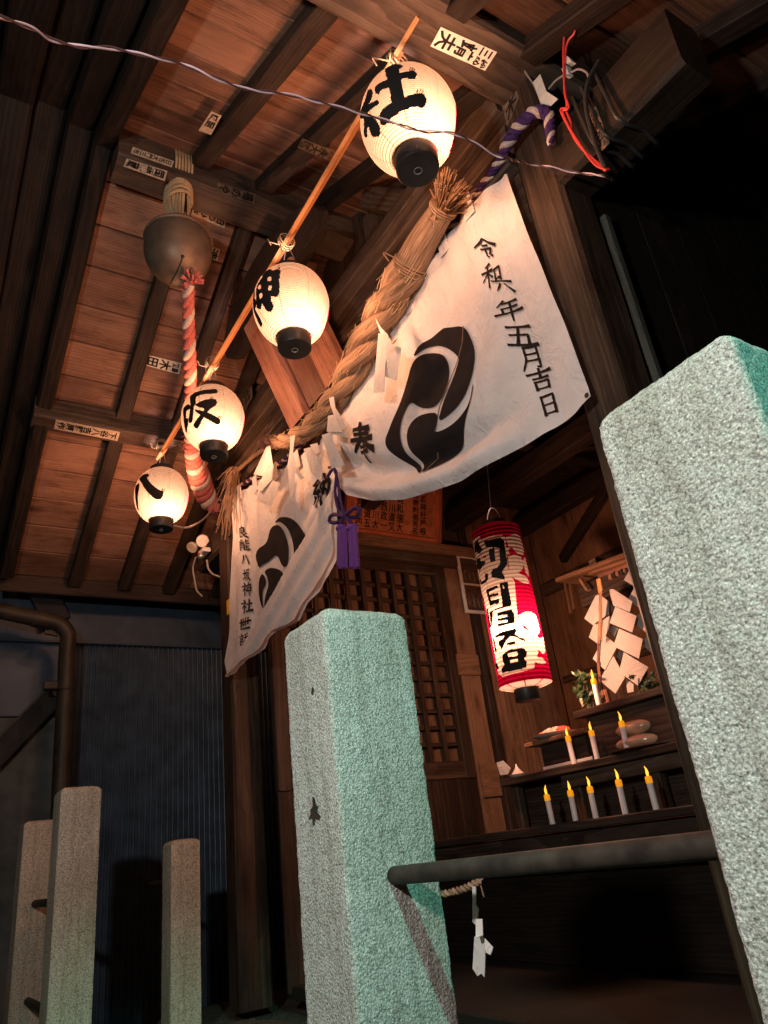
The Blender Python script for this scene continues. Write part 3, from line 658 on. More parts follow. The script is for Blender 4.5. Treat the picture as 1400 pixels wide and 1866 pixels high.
for i, (a, b, wd, ht) in enumerate((((-3.44, 2.2, 1.95), (-1.0, 2.2, 1.95), 0.10, 0.13), ((-3.44, 2.9, 1.93), (-1.0, 2.9, 1.93), 0.10, 0.13), ((-3.44, 3.45, 1.93), (-1.0, 3.45, 1.93), 0.09, 0.11),
        ((-2.6, 1.6, 2.06), (-2.6, 3.59, 2.06), 0.07, 0.08), ((-1.9, 1.6, 2.06), (-1.9, 3.59, 2.06), 0.07, 0.08), ((-1.3, 1.6, 2.06), (-1.3, 3.59, 2.06), 0.07, 0.08),
        ((-3.1, 3.5, 1.6), (-1.6, 3.0, 2.0), 0.05, 0.06), ((-1.2, 3.52, 1.55), (-2.5, 3.0, 2.0), 0.05, 0.06))):
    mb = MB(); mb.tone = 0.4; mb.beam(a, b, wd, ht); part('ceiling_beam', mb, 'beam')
mb = MB(); mb.tone = 0.15; mb.box((-3.5, 1.58, -0.52), (-0.96, 3.6, -0.47), 0, 0.004); part('floor', mb, 'black')  # floor coloured black for the darkness below the altar
# the stone footing of the hall
ft = MB(); ft.beam((-4.3, 2.55, -0.93), (-0.6, 2.55, -0.93), 2.62, 0.68, ch=0.03)
tag(ft.build('stone_platform', 'stone_plain'), 'low grey stone platform the timber hall stands on', 'platform')
ps = MB(); ps.beam((-3.45, 1.32, -0.60), (-3.02, 1.27, -0.60), 0.2, 0.10, ch=0.03, seg=3, wob=0.2)
tag(ps.build('footing_stone', 'stone_plain'), 'rough flat stone lying at the foot of the left post', 'stone')

# ------------------------------------------------------------------ name plaque tilted forward under the gable
pq = thing('name_plaque', 'large red-brown wooden plaque tilted forward behind the second lantern', 'plaque', (-2.37, 1.39, 1.85))
pb, ptop = Vector((0, 1.385, 1.845)), Vector((0, 1.175, 2.37)); pdir = (ptop-pb).normalized(); pup = Vector((1, 0, 0)).cross(pdir)
def pbar(mb, x0, x1, s0, s1, th, lift=0):
    xm = (x0+x1)/2; ln = (ptop-pb).length; o = -pup*lift if pup.y > 0 else pup*lift
    mb.beam(Vector((xm, 0, 0))+pb+pdir*ln*s0+o, Vector((xm, 0, 0))+pb+pdir*ln*s1+o, x1-x0, th, pup, 0.008, 6, 0.01)
for x0, x1 in ((-2.63, -2.47), (-2.27, -2.11)):
    mb = MB(); pbar(mb, x0, x1, 0, 1, 0.05, 0.02); mb.build('side_board', 'redwood', pq)
mb = MB(); mb.tone = 0.55; pbar(mb, -2.468, -2.272, 0.03, 0.97, 0.03); mb.build('centre_panel', 'redwood', pq)
cr = MB(); cr.tone = 0.5  # dark tone paints the shade on the crown, which faces away
cyc = pb+pdir*0.58
arc = [(-2.37+0.52*math.cos(t), cyc + pdir*(0.17*math.sin(t))) for t in [math.pi*i/14 for i in range(15)]]
cr.slab([Vector((x, p.y, p.z)) for x, p in arc]+[Vector((-2.37-0.45, (cyc-pdir*0.06).y, (cyc-pdir*0.06).z)), Vector((-2.37+0.45, (cyc-pdir*0.06).y, (cyc-pdir*0.06).z))], 0.05)
cr.build('crown_board', 'rafter', pq)

# ------------------------------------------------------------------ lanterns
BULB = 14.0
LH, LR = 0.157, 0.139
def lantern_profile():
    pr = []; k = 132; z0, z1 = -0.145, 0.145
    for i in range(k+1):
        z = z0+(z1-z0)*i/k
        r = LR*math.sqrt(max(0.0, 1-(z/LH)**2))**0.86
        r += 0.0009*math.sin(2*math.pi*44*i/k - math.pi/2)
        pr.append((r, z))
    return pr
LP = lantern_profile()
def on_ellipsoid(px, py, c):
    d = ray(px, py); s = Vector((1/LR, 1/LR, 1/LH)); D = Vector((d.x*s.x, d.y*s.y, d.z*s.z)); O = Vector((-c.x*s.x, -c.y*s.y, -c.z*s.z))
    a = D.dot(D); b = O.dot(D); q = O.dot(O)-1; disc = b*b-a*q
    t = (-b-math.sqrt(disc))/a if disc > 0 else -b/a
    return d*t-c
INK = {
 '社': (5.833, 620, 80, [[(480,290),(520,240),(600,222),(665,232),(650,262),(628,272),(632,330),(650,380),(685,560),(700,610),(550,625),(545,590),(520,480),(495,350)],
   [(365,490),(385,440),(480,385),(640,310),(720,290),(780,280),(815,320),(800,365),(720,370),(700,355),(640,385),(500,470),(440,490),(415,535),(385,530)],
   [(430,740),(480,680),(560,630),(680,570),(800,535),(870,528),(905,560),(918,620),(880,695),(810,680),(700,710),(620,750),(540,810),(510,860),(485,880),(440,860),(430,800)],
   [(300,490),(340,485),(350,520),(330,600),(300,640),(390,595),(418,620),(400,650),(340,690),(290,750),(345,760),(420,850),(442,920),(430,985),(370,995),(345,975),(300,870),(295,985),(270,990),(255,960),(255,800),(215,800),(210,740),(240,660),(265,600)],
   [(735,290),(745,255),(752,256),(745,292)],[(755,288),(768,254),(776,256),(765,288)],[(775,286),(785,262),(793,266),(784,292)],
   [(810,540),(820,490),(830,490),(822,540)],[(840,535),(850,490),(860,490),(852,535)],[(866,532),(876,492),(886,495),(876,535)]], []),
 '神': (7.467, 440, 430, [[(285,520),(370,490),(500,455),(540,490),(520,540),(522,760),(490,825),(450,830),(405,820),(420,900),(448,950),(430,1020),(395,1042),(330,1000),(290,920),(270,1000),(225,985),(205,930),(205,720),(240,630),(290,560)],
   [(160,790),(175,740),(190,720),(185,850),(210,880),(205,960),(195,1000),(250,1090),(300,1190),(298,1235),(265,1225),(215,1130),(175,1040),(160,960)], [(320,505),(400,455),(415,470),(370,505)], [(505,465),(520,425),(528,428),(518,468)]],
   [[(362,565),(408,560),(400,608),(360,612)],[(370,682),(410,678),(405,735),(370,738)],[(235,675),(268,668),(262,712),(232,722)],[(248,790),(285,782),(280,838),(250,850)]]),
 '坂': (5.833, 220, 680, [[(740,250),(800,205),(900,180),(1015,172),(1022,215),(900,225),(805,250),(800,320),(780,360),(770,500),(750,530),(725,520),(735,400),(740,330)],
   [(790,335),(870,290),(960,272),(1015,280),(1022,330),(985,360),(960,375),(930,410),(870,500),(830,592),(790,580),(780,550),(800,510),(850,440),(890,380),(850,368),(810,350)],
   [(790,385),(830,392),(930,420),(1055,490),(1050,540),(1020,550),(950,510),(870,460),(800,412)],
   [(665,380),(700,340),(735,330),(738,380),(700,400),(700,480),(725,480),(715,620),(700,630),(680,560),(670,470)],
   [(950,276),(960,248),(967,249),(960,276)],[(972,274),(982,248),(989,250),(982,275)],[(1035,480),(1045,452),(1052,455),(1044,484)],[(1052,490),(1064,462),(1071,466),(1058,496)]], []),
 '八': (5.833, 220, 680, [[(160,1200),(195,1170),(202,1200),(190,1260),(185,1330),(195,1420),(202,1465),(180,1440),(160,1350),(153,1260)],
   [(200,1130),(230,1090),(290,1068),(302,1095),(282,1115),(330,1180),(400,1235),(450,1262),(448,1310),(420,1345),(370,1340),(310,1290),(250,1220),(220,1160)],
   [(432,1258),(445,1230),(452,1232),(442,1262)],[(446,1266),(464,1238),(470,1242),(454,1272)]], []),
}
STICK_Z = 2.155
def round_lantern(ch, cpx, label):
    c = at(*cpx, Y=1.0)
    root = thing('paper_lantern', label, 'lantern', c, 'round paper lanterns along the batten')
    sc, ox, oy, polys, holes = INK[ch]
    camd = (-c).normalized()
    def ang(p): return (math.atan2(p.y, p.x), p.z)
    def conv(pl):
        o = []
        for (x, y) in spline2(pl, 2):
            p = on_ellipsoid(ox+x/sc, oy+y/sc, c); o.append(ang(p))
        return o
    base = math.atan2(camd.y, camd.x)
    def rel(a): 
        d = a-base
        while d > math.pi: d -= 2*math.pi
        while d < -math.pi: d += 2*math.pi
        return d
    P = [[(rel(a), z) for a, z in conv(pl)] for pl in polys]; H = [[(rel(a), z) for a, z in conv(pl)] for pl in holes]
    def mf(p):
        a = rel(math.atan2(p.y, p.x)); q = (a, p.z)
        if abs(a) < 1.9:
            if any(inside(q, pl) for pl in P) and not any(inside(q, h) for h in H): return 1
        ra = rel(math.atan2(p.y, p.x) + 0.0)-1.95          # the red mark on the far side
        if abs(ra) < 0.55 and (ra/0.55)**2+((p.z+0.03)/0.075)**2 < 1: return 2
        return 0
    s = MB(); s.lathe(LP, c, 288, lambda p: mf(p-c)); s.build('paper_shade', ['shade', 'ink', 'red_ink'], root, 'all')
    b = MB(); b.lathe([(0.001, -0.196), (0.058, -0.196), (0.0605, -0.193), (0.0605, -0.137), (0.056, -0.137), (0.056, -0.188), (0.001, -0.188)], c, 40); b.build('base_ring', 'black', root, True)
    e = MB(); e.tube([c+Vector((0.011*math.cos(t), 0.011*math.sin(t), -0.199)) for t in [2*math.pi*i/14 for i in range(15)]], 0.0016, 6); e.build('screw_ring', 'metal', root, True)
    t = MB(); t.lathe([(0.054, 0.137), (0.060, 0.137), (0.060, 0.168), (0.054, 0.170), (0.042, 0.171), (0.042, 0.137)], c, 40); t.build('top_ring', 'black', root, True)
    hw = MB(); zt = STICK_Z-c.z
    hw.tube(curve([c+Vector((-0.053, 0.0, 0.155)), c+Vector((-0.042, -0.004, 0.20)), c+Vector((-0.012, 0.0, zt-0.035)), c+Vector((0.012, 0, zt-0.032)), c+Vector((0.042, 0.004, 0.20)), c+Vector((0.053, 0, 0.155))], 24), 0.0022, 6)
    hw.build('hanger_wire', 'metal', root, True)
    cd = MB()
    for q in range(3):
        o = -0.012+0.011*q
        cd.tube([c+Vector((o+0.004*math.sin(a*1.5), 0.030*math.sin(a), zt+0.008-0.034*math.cos(a))) for a in [2*math.pi*i/18 for i in range(19)]], 0.0026, 6)
    cd.tube(curve([c+Vector((0.0, -0.03, zt-0.02)), c+Vector((-0.02, -0.06, zt+0.0)), c+Vector((-0.045, -0.055, zt+0.04)), c+Vector((-0.05, -0.04, zt+0.02))], 14), 0.0022, 6)
    cd.tube(curve([c+Vector((0.0, -0.03, zt-0.02)), c+Vector((0.03, -0.045, zt-0.03)), c+Vector((0.035, -0.04, zt-0.09))], 12), 0.0022, 6)
    cd.build('tie_cord', 'straw_pale', root, True)
    lamp('lantern_bulb', c+Vector((0.040, 0.0, -0.092)), BULB, (1.0, 0.57, 0.475), 0.045)
    return c

LC = [round_lantern('社', (745, 222), 'round glowing paper lantern written 社, largest and nearest, crossed by a dark wire'),
      round_lantern('神', (531, 558), 'round glowing paper lantern written 神, hanging before the red-brown plaque'),
      round_lantern('坂', (388.5, 763), 'round glowing paper lantern written 坂, in front of the red and white rope'),
      round_lantern('八', (294.5, 904), 'round glowing paper lantern written 八, smallest, at the broken end of the batten')]
mb = MB()
mb.beam(at(757, 45, Y=1.0)+Vector((0.03, 0, 0)), at(291, 833, Y=1.0), 0.014, 0.055, (0, 0.8, 1), 0.002, 8, 0.01)
tag(mb.build('lantern_batten', 'batten'), 'long thin orange-lit wooden batten the round lanterns are tied to', 'batten')

# ------------------------------------------------------------------ granite fence posts and rails
def stone_pillar(name_label, x0, y0, wx, wy, ztop, cell_mat='stone', group=None, fine=0.006, seed=0):
    """square post, chamfered top with eased arrises, surface broken up like bush-hammered granite"""
    root = thing('stone_pillar', name_label, 'stone post', (x0+wx/2, y0+wy/2, -1.25), group)
    from mathutils import noise
    mb = MB(); zs = []; z = -1.25
    z_fine = -0.32
    while z < ztop-0.020:
        zs.append((z, 0)); z += fine if z > z_fine else 0.05
    top = [(ztop-0.020, 0), (ztop-0.014, 0.0025), (ztop-0.007, 0.009), (ztop-0.002, 0.020), (ztop, 0.032)]
    prof = zs+top
    k = max(8, int(wx/fine)); rad = 0.0045
    def ring(ins):
        hx, hy = wx/2-ins, wy/2-ins; pts = []
        for (sx, sy, ex, ey) in ((-1, -1, 1, -1), (1, -1, 1, 1), (1, 1, -1, 1), (-1, 1, -1, -1)):
            for i in range(k):
                t = i/k; x = hx*(sx+(ex-sx)*t); y = hy*(sy+(ey-sy)*t)
                cx = max(-hx+rad, min(hx-rad, x)); cy = max(-hy+rad, min(hy-rad, y)); dx, dy = x-cx, y-cy; l = math.hypot(dx, dy)
                if l > rad: x, y = cx+dx/l*rad, cy+dy/l*rad
                pts.append((x, y))
        return pts
    nn = 4*k; vs = []
    cx, cy = x0+wx/2, y0+wy/2
    for z, ins in prof:
        for (x, y) in ring(ins):
            p = Vector((cx+x, cy+y, z)); nv = Vector((x, y, 0.3*ins*30)).normalized()
            d = noise.noise(p*160+Vector((seed, 0, 0)))*0.0011+noise.noise(p*45+Vector((seed, 3, 0)))*0.0012
            vs.append(p+nv*d)
    b = len(vs); vs.append(Vector((cx, cy, ztop+0.002)))
    fs = [(i*nn+j, i*nn+(j+1) % nn, (i+1)*nn+(j+1) % nn, (i+1)*nn+j) for i in range(len(prof)-1) for j in range(nn)]
    fs += [((len(prof)-1)*nn+j, (len(prof)-1)*nn+(j+1) % nn, b) for j in range(nn)]
    mb.add(vs, fs); mb.build('post_body', cell_mat, root, True)
    return root
PG = 'granite posts of the shrine fence'
sp = stone_pillar('pale granite fence post in the middle, its right side lit green', -1.134, 0.538, 0.15, 0.157, 0.372, 'stone', PG, 0.005, 1)
# scars and lichen on the middle post's front
sc_ = MB()
for (px, py, pl) in ((569, 1258, [(0, -8), (3, -2), (1, 8), (-2, 7), (-1, 0)]), (571, 1480, [(-2, -28), (2, -26), (4, -14), (9, -10), (6, -2), (12, 6), (11, 14), (3, 12), (2, 24), (-1, 24), (-2, 12), (-9, 14), (-4, 2), (-6, -4), (-1, -10)])):
    sc_.add([at(px+a, py+b, Y=0.5365) for a, b in pl], [tuple(range(len(pl)))])
sc_.build('lichen_scar', 'rust', sp)
stone_pillar('huge pale granite fence post in the lower right corner, closest to the viewer', -0.394, 0.535, 0.15, 0.155, 0.370, 'stone', PG, 0.004, 5)
sa = stone_pillar('tan granite fence post with a small dark spot, taller of the two side by side in the lower left corner', -3.345, 0.545, 0.15, 0.15, 0.378, 'stone_fine', PG, 0.01, 9)
sb = stone_pillar('grey-tan granite fence post half hidden behind its taller neighbour in the lower left corner', -4.25, 0.545, 0.15, 0.15, 0.340, 'stone_fine', PG, 0.01, 13)
stone_pillar('small dim brown granite fence post alone before the corrugated sheet', -3.62, 1.06, 0.13, 0.13, 0.165, 'stone_fine', PG, 0.012, 17)
rl = thing('pipe_rail', 'rusty round pipe rail running from the middle granite post to the right one', 'rail', (-0.7, 0.616, -0.03))
mb = MB(); mb.tube([(-1.0, 0.617, -0.029), (-0.8, 0.616, -0.028), (-0.6, 0.616, -0.027), (-0.39, 0.615, -0.026)], 0.0122, 24); mb.build('pipe', 'rust', rl, True)
for z, lb in ((-0.02, 'upper rusty pipe stub joining the two granite posts in the lower left'), (-0.40, 'lower rusty pipe stub joining the two granite posts in the lower left')):
    mb = MB(); mb.tube([(-4.11, 0.62, z), (-3.34, 0.62, z)], 0.017, 16); tag(mb.build('pipe_rail', 'rust', None, True), lb, 'rail')
mb = MB(); mb.tube([(-4.0, 1.12, 0.0), (-3.61, 1.12, 0.0)], 0.012, 12); tag(mb.build('pipe_rail', 'rust', None, True), 'thin dark rail meeting the small brown granite post', 'rail')

# ------------------------------------------------------------------ sacred straw rope
SY = 1.30
cl = [at(px, py, Y=SY+dy) for px, py, dy in ((826, 348, -0.02), (800, 392, -0.01), (772, 438, 0), (746, 488, 0), (722, 530, 0), (700, 566, 0), (672, 616, 0), (648, 664, 0), (622, 712, 0), (596, 746, 0), (566, 778, 0), (536, 797, 0), (510, 805, 0.01), (490, 803, 0.03))]
sr = thing('straw_rope', 'thick twisted straw rope sagging across the front with a broom-like end', 'sacred rope', cl[8])
pts = curve(cl[3:], 220); rad = [r*0.95 for r in lin([0.072, 0.072, 0.070, 0.068, 0.064, 0.056, 0.05, 0.045, 0.040, 0.036, 0.030], 220)]
for m_ in strands(pts, rad, 3, 0.45, 0.6, 1.0, 16): m_.build('twisted_strand', 'straw', sr, True)
mb = MB(); up = curve(cl[:4], 40)
body = up[8:]
mb.tube(body, [0.043+0.020*abs(i/(len(body)-1)-0.1) for i in range(len(body))], 24)
fr = frames(up)
for q in range(230):
    a = rnd.random()*6.283; rr = math.sqrt(rnd.random()); j0 = 9
    p0 = up[j0]+(fr[j0][0]*math.cos(a)+fr[j0][1]*math.sin(a))*0.037*rr
    ax = (up[0]-up[j0]); ax.normalize()
    out = (fr[0][0]*math.cos(a)+fr[0][1]*math.sin(a))
    p1 = up[0]+out*0.074*rr+ax*rnd.uniform(-0.03, 0.035)
    mb.tube(curve([p0, p0*0.5+p1*0.5-out*0.006, p1], 5), [0.0034, 0.0032, 0.003, 0.0026, 0.002], 5)
mb.build('straw_brush_end', 'straw', sr, True)
for j, R, kk in ((9, 0.045, 3), (38, 0.062, 4)):
    mb = MB()
    for q in range(kk):
        c = up[j]+(up[min(39, j+1)]-up[j-1]).normalized()*(q-1)*0.009
        mb.tube([c+(fr[j][0]*math.cos(t)+fr[j][1]*math.sin(t))*(R+0.002)*(1+0.03*math.sin(3*t+q)) for t in [2*math.pi*i/24 for i in range(25)]], 0.0036, 6)
    for q in range(3):
        a = rnd.random()*6.28; c = up[j]+(fr[j][0]*math.cos(a)+fr[j][1]*math.sin(a))*R
        mb.tube(curve([c, c+Vector((rnd.uniform(-.05, .05), -0.03, 0.03)), c+Vector((rnd.uniform(-.09, .09), -0.03, -0.03))], 8), 0.0022, 5)
    mb.build('binding_cord', 'straw', sr, True)
mb = MB()
for q in range(420):
    i = rnd.randrange(2, 216); p = pts[i]; v = Vector((rnd.gauss(0, 1), rnd.gauss(0, 1), rnd.gauss(0, 1))).normalized(); d = (pts[i+2]-p).normalized(); v = (v-d*v.dot(d)).normalized(); R_ = rad[i]*1.0; sg = rnd.choice((-1, 1)); l = rnd.uniform(.02, .07)
    mb.tube(curve([p+v*R_*.93, p+v*R_*1.03+d*sg*l*.5, p+v*R_*rnd.uniform(1.02, 1.3)+d*sg*l], 5), 0.0009, 3, False)
fz = mb.build('loose_straws', 'straw_pale', sr); fz['kind'] = 'stuff'
mb = MB(); mb.ball(cl[-1]+Vector((-0.02, -0.015, 0.0)), 0.035, 10, (1.1, 1, 0.9)); mb.build('rope_stump', 'redwood', sr, True)
mb = MB()
tl = [at(px, py, Y=SY+0.04) for px, py in ((492, 812), (470, 826), (450, 842), (432, 858))]
for m_ in strands(curve(tl, 40), lin([0.014, 0.012], 40), 2, 0.05, 0, 1, 8):
    b0 = len(mb.v); mb.v += m_.v; mb.f += [tuple(b0+i for i in f) for f in m_.f]; mb.g += m_.g; mb.t += m_.t; mb.m += m_.m
for q in range(64):
    p0 = tl[-1]+Vector((rnd.gauss(0, .014), rnd.gauss(0, .012), rnd.gauss(0, .012)))
    e = at(rnd.gauss(412, 13), rnd.uniform(872, 985), Y=SY+rnd.uniform(-0.02, 0.06)); m1 = (p0*0.55+e*0.45)+Vector((rnd.gauss(0, .02)-0.02, 0, rnd.uniform(0.0, 0.06)))
    mb.tube(curve([p0, m1, e], 9), lin([0.0032, 0.0016], 9), 5)
mb.build('rope_tail', 'straw', sr, True)

# ------------------------------------------------------------------ curtain with crests
BY = 1.352
KN = at(615, 884, Y=BY)
bot_r = [at(px, py, Y=BY) for px, py in ((622, 893), (690, 914), (740, 912), (800, 897), (850, 877), (900, 848), (960, 812), (1010, 780), (1050, 750), (1078, 722))]
bot_r2 = [(p.x, p.z) for p in bot_r]
def seg_dist(x, z, line):
    best = 9
    for (a, b), (c, d) in zip(line[:-1], line[1:]):
        dx, dz = c-a, d-b; t = max(0, min(1, ((x-a)*dx+(z-b)*dz)/(dx*dx+dz*dz))); best = min(best, math.hypot(x-a-dx*t, z-b-dz*t))
    return best
def fold(x, z):
    """depth of the hanging cloth: gathers from the cord, creases running to the tassel, a rolled lower hem"""
    dx, dz = x-KN.x, z-KN.z; r = math.hypot(dx, dz); th = math.atan2(dz, dx)
    y = 0.0
    g_ = max(0.0, min(1.0, (z-1.35)/0.55))
    y += 0.0085*g_*(math.sin(x*31+2*math.sin(x*7)+ (z-1.9)*3)+0.6*math.sin(x*57+1.3))
    y += 0.0065*math.exp(-((r-0.22)/0.24)**2)*math.sin(th*13+0.6*math.sin(r*16))
    if dx > 0:
        d = seg_dist(x, z, bot_r2); fade = min(1, dx/0.12)*max(0.0, min(1, (-1.17-x)/0.25))
        y -= 0.040*math.exp(-((d-0.035)/0.038)**2)*fade
        y += 0.028*math.exp(-((d-0.115)/0.03)**2)*fade
        y -= 0.035*math.exp(-((d-0.24)/0.14)**2)*fade
        y -= 0.010*math.exp(-((x+1.28-0.55*(1.6-z)*0.35)/0.05)**2)*max(0, min(1, (1.9-z)*2))
        y += 0.008*math.exp(-((x+1.20-0.55*(1.6-z)*0.35)/0.05)**2)*max(0, min(1, (1.9-z)*2))
    else:
        y += 0.008*math.sin(x*19+z*4.5)*max(0, min(1, (1.9-z)))+0.0022*math.sin(x*47-z*7)
    if dx > 0:
        hang = max(0, min(1, (1.95-z)/0.25)); y += 0.004*hang*math.sin((x-0.30*(1.95-z)*(x+1.0))*26+0.8*math.sin(z*4))*min(1, dx/0.3)
    y += 0.003*math.sin(13*x+17*z)*math.sin(19*x-9*z)
    return y
def cloth_pt(x, z, lift=0.0): return Vector((x, BY+fold(x, z)-lift, z))
def px2xz(pts): return [(lambda p: (p.x, p.z))(at(a, b, Y=BY)) for a, b in pts]
cur = thing('shrine_curtain', 'white cotton curtain with black comma crests and brushed writing, gathered up by a tassel', 'curtain', (-2.3, BY, 1.95))
right_px = [(918, 316), (905, 327), (884, 347), (862, 372), (848, 386), (835, 403), (815, 424), (806, 434), (803, 440), (800, 455), (790, 463), (782, 488), (768, 506), (752, 532), (738, 552), (700, 615), (660, 684), (612, 762), (584, 808), (600, 850), (615, 884),
            (640, 903), (690, 914), (740, 912), (800, 897), (850, 877), (900, 848), (960, 812), (1010, 780), (1050, 750), (1078, 722), (1074, 708), (1050, 640), (1012, 545), (976, 456), (945, 375), (926, 318)]
left_px = [(584, 808), (560, 822), (548, 832), (536, 838), (521, 852), (508, 856), (492, 866), (476, 874), (457, 886), (444, 892), (429, 901), (425, 960), (422, 1040), (418, 1120), (412, 1180), (410, 1206), (415, 1233), (424, 1226), (450, 1204), (480, 1182), (505, 1150), (548, 1130), (565, 1098), (600, 1050), (617, 1012), (616, 950), (615, 884), (600, 850)]
for pl, st in ((right_px, 0.0105), (left_px, 0.0105)):
    v, f = fill(px2xz(pl), st); mb = MB(); mb.add([cloth_pt(*p) for p in v], f); mb.build('cloth', 'cloth', cur, 'all', 0.0)
# the lower edge of the left half is turned up in a long diagonal fold
flap_px = [(610, 893), (602, 905), (580, 945), (548, 1000), (515, 1058), (488, 1108), (458, 1158), (430, 1205), (415, 1233), (424, 1226), (450, 1204), (480, 1182), (505, 1150), (548, 1130), (565, 1098), (600, 1050), (617, 1012), (616, 950), (615, 884)]
fl = px2xz(flap_px); fe = fl[:9]
def flap_pt(x, z, lift=0.0):
    d = seg_dist(x, z, fe)
    return Vector((x, BY-0.013-0.014*math.sqrt(max(0, 1-(max(0, 0.05-d)/0.05)**2))+0.004*math.sin(d*62)*min(1, d*12)+0.3*fold(x, z)-lift, z))
v, f = fill(fl, 0.014); mb = MB(); mb.add([flap_pt(*p) for p in v], f)
e0 = len(mb.v); eb = [flap_pt(*p) for p in fe]; eb2 = [Vector((p[0], BY+fold(*p)+0.004, p[1])) for p in fe]
mb.add(eb+eb2, [(i, i+1, len(eb)+i+1, len(eb)+i) for i in range(len(eb)-1)])
mb.build('turned_up_fold', 'cloth', cur, 'all')
# crests
z5 = lambda pl: [(700+x/2.8, 300+y/2.8) for x, y in pl]
z6 = lambda pl: [(380+x/3.684, 780+y/3.684) for x, y in pl]
cr_right = [[(148,985),(165,945),(190,922),(250,890),(300,845),(312,832),(420,823),(455,885),(480,945),(490,1005),(486,1090),(465,1180),(430,1240),(385,1285),(327,1328),(345,1260),(370,1140),(390,1010),(393,990),(350,948),(300,925),(240,932),(190,955)],
 [(148,1000),(200,970),(300,962),(338,1000),(355,1080),(350,1180),(320,1240),(275,1257),(220,1248),(165,1212),(135,1290),(123,1380),(130,1450),(160,1520),(222,1572),(215,1583),(150,1550),(90,1500),(48,1440),(75,1350),(105,1240),(130,1110)],
 [(160,1400),(175,1345),(215,1300),(270,1280),(330,1278),(318,1335),(302,1380),(350,1362),(400,1330),(450,1280),(485,1215),(499,1110),(497,1180),(460,1300),(420,1390),(370,1470),(310,1535),(226,1580),(222,1562),(190,1520),(165,1460)]]
cr_left = [[(440,640),(470,605),(530,595),(590,620),(640,690),(655,740),(600,850),(590,850),(585,760),(555,690),(520,645),(480,626)],
 [(325,855),(345,815),(395,775),(415,690),(440,652),(480,650),(520,690),(545,765),(545,880),(528,940),(490,920),(458,843),(425,882),(375,915),(358,945),(345,910)],
 [(378,960),(420,935),(480,950),(515,985),(500,1040),(440,1150),(395,1225),(390,1180),(402,1100),(415,1060),(405,1010)],
 [(372,975),(355,1020),(350,1090),(362,1170),(385,1225),(380,1150),(378,1090),(400,1040),(386,1000)]]
for polys, zf in ((cr_right, z5), (cr_left, z6)):
    mb = MB()
    for pl in polys:
        v, f = fill(chaikin(px2xz(zf(pl)), 3), 0.009); mb.add([cloth_pt(p[0], p[1], 0.0055) for p in v], f)
    mb.build('crest', 'clothink', cur, 'all')
mb = MB(); sl_ = [(848.5, 595), (846, 625), (838, 660), (828, 705), (820, 745), (810, 790), (798, 835), (788, 863)]
sa_1 = px2xz([(x-0.9, y) for x, y in sl_]); sa_2 = px2xz([(x+0.9, y) for x, y in sl_])
mb.add([cloth_pt(*p, 0.006) for p in sa_1]+[cloth_pt(*p, 0.006) for p in sa_2], [(i, i+1, len(sl_)+i+1, len(sl_)+i) for i in range(len(sl_)-1)]); mb.build('seam', 'slip_dark', cur)
def brushed(ch, c, ax, ay, zf, mb, ws=1.0, surf=cloth_pt):
    """c: centre, ax, ay: the character's right and up vectors in the zoomed picture"""
    for lft, rgt in brush(ch, ws):
        P2 = []
        for pts in (lft, rgt):
            px = [(c[0]+ax[0]*(x-.5)+ay[0]*(y-.5), c[1]+ax[1]*(x-.5)+ay[1]*(y-.5)) for x, y in pts]
            P2.append([surf(a, b, 0.0055) for a, b in px2xz(zf(px))])
        n_ = len(P2[0]); mb.add(P2[0]+P2[1], [(i, i+1, n_+i+1, n_+i) for i in range(n_-1)])
tx = MB()
for ch, c, ax, ay in (('令', (522, 424), (98, -12), (-42, -112)), ('和', (556, 562), (86, -42), (-30, -150)), ('六', (606, 610), (100, 6), (-40, -100)), ('年', (634, 740), (116, -40), (-40, -118)), ('五', (700, 872), (128, -8), (-46, -130)), ('月', (748, 985), (100, -22), (-44, -150)), ('吉', (798, 1092), (112, -34), (-44, -128)), ('日', (842, 1222), (92, -40), (-36, -120))):
    brushed(ch, c, ax, (ay[0]*.82, ay[1]*.82), z5, tx, 1.25)
tx.build('brushed_writing', 'clothink', cur, 'all')
zz = lambda pl: [(400+x/2.8, 400+y/2.8) for x, y in pl]
for ch_, c_, ax_, ay_ in (('奉', (770, 1142), (112, -10), (-14, -170)), ('納', (524, 1385), (84, -30), (2, -150))):
    tx = MB(); brushed(ch_, c_, ax_, ay_, zz, tx, 1.55); tx.build('brushed_writing', 'clothink', cur, 'all')
tx = MB()
for ch, c, ax, ay in (('良', (230, 700), (58, -8), (-12, -80)), ('能', (245, 785), (62, -6), (-6, -72)), ('八', (246, 880), (44, -4), (-8, -70)), ('坂', (256, 985), (40, -8), (-8, -76)), ('神', (260, 1080), (54, -12), (-4, -80)), ('社', (260, 1195), (62, -14), (-2, -84)), ('世', (256, 1312), (64, -14), (0, -80)), ('話', (250, 1422), (56, -12), (0, -80))):
    brushed(ch, c, ax, ay, z6, tx, 1.4)
tx.build('brushed_writing', 'clothink', cur, 'all')
mb = MB(); gp = at(1072, 721, Y=BY); gp = cloth_pt(gp.x, gp.z, 0.003); mb.disc(gp, 0.007, (0, -1, 0)); mb.build('grommet', 'rust', cur)
mb = MB()
for px, py in ((744, 547), (716, 600), (545, 836), (507, 858), (470, 880), (440, 896), (806, 440), (858, 376)):
    p = at(px, py, Y=BY); a = cloth_pt(p.x, p.z, 0.002); w2 = 0.024
    mb.slab([a+Vector((-w2, -0.004, -0.05)), a+Vector((w2, -0.004, -0.05)), a+Vector((w2, -0.012, 0.035)), a+Vector((-w2, -0.012, 0.035))], 0.002)
mb.build('hanging_loop', 'cloth', cur)

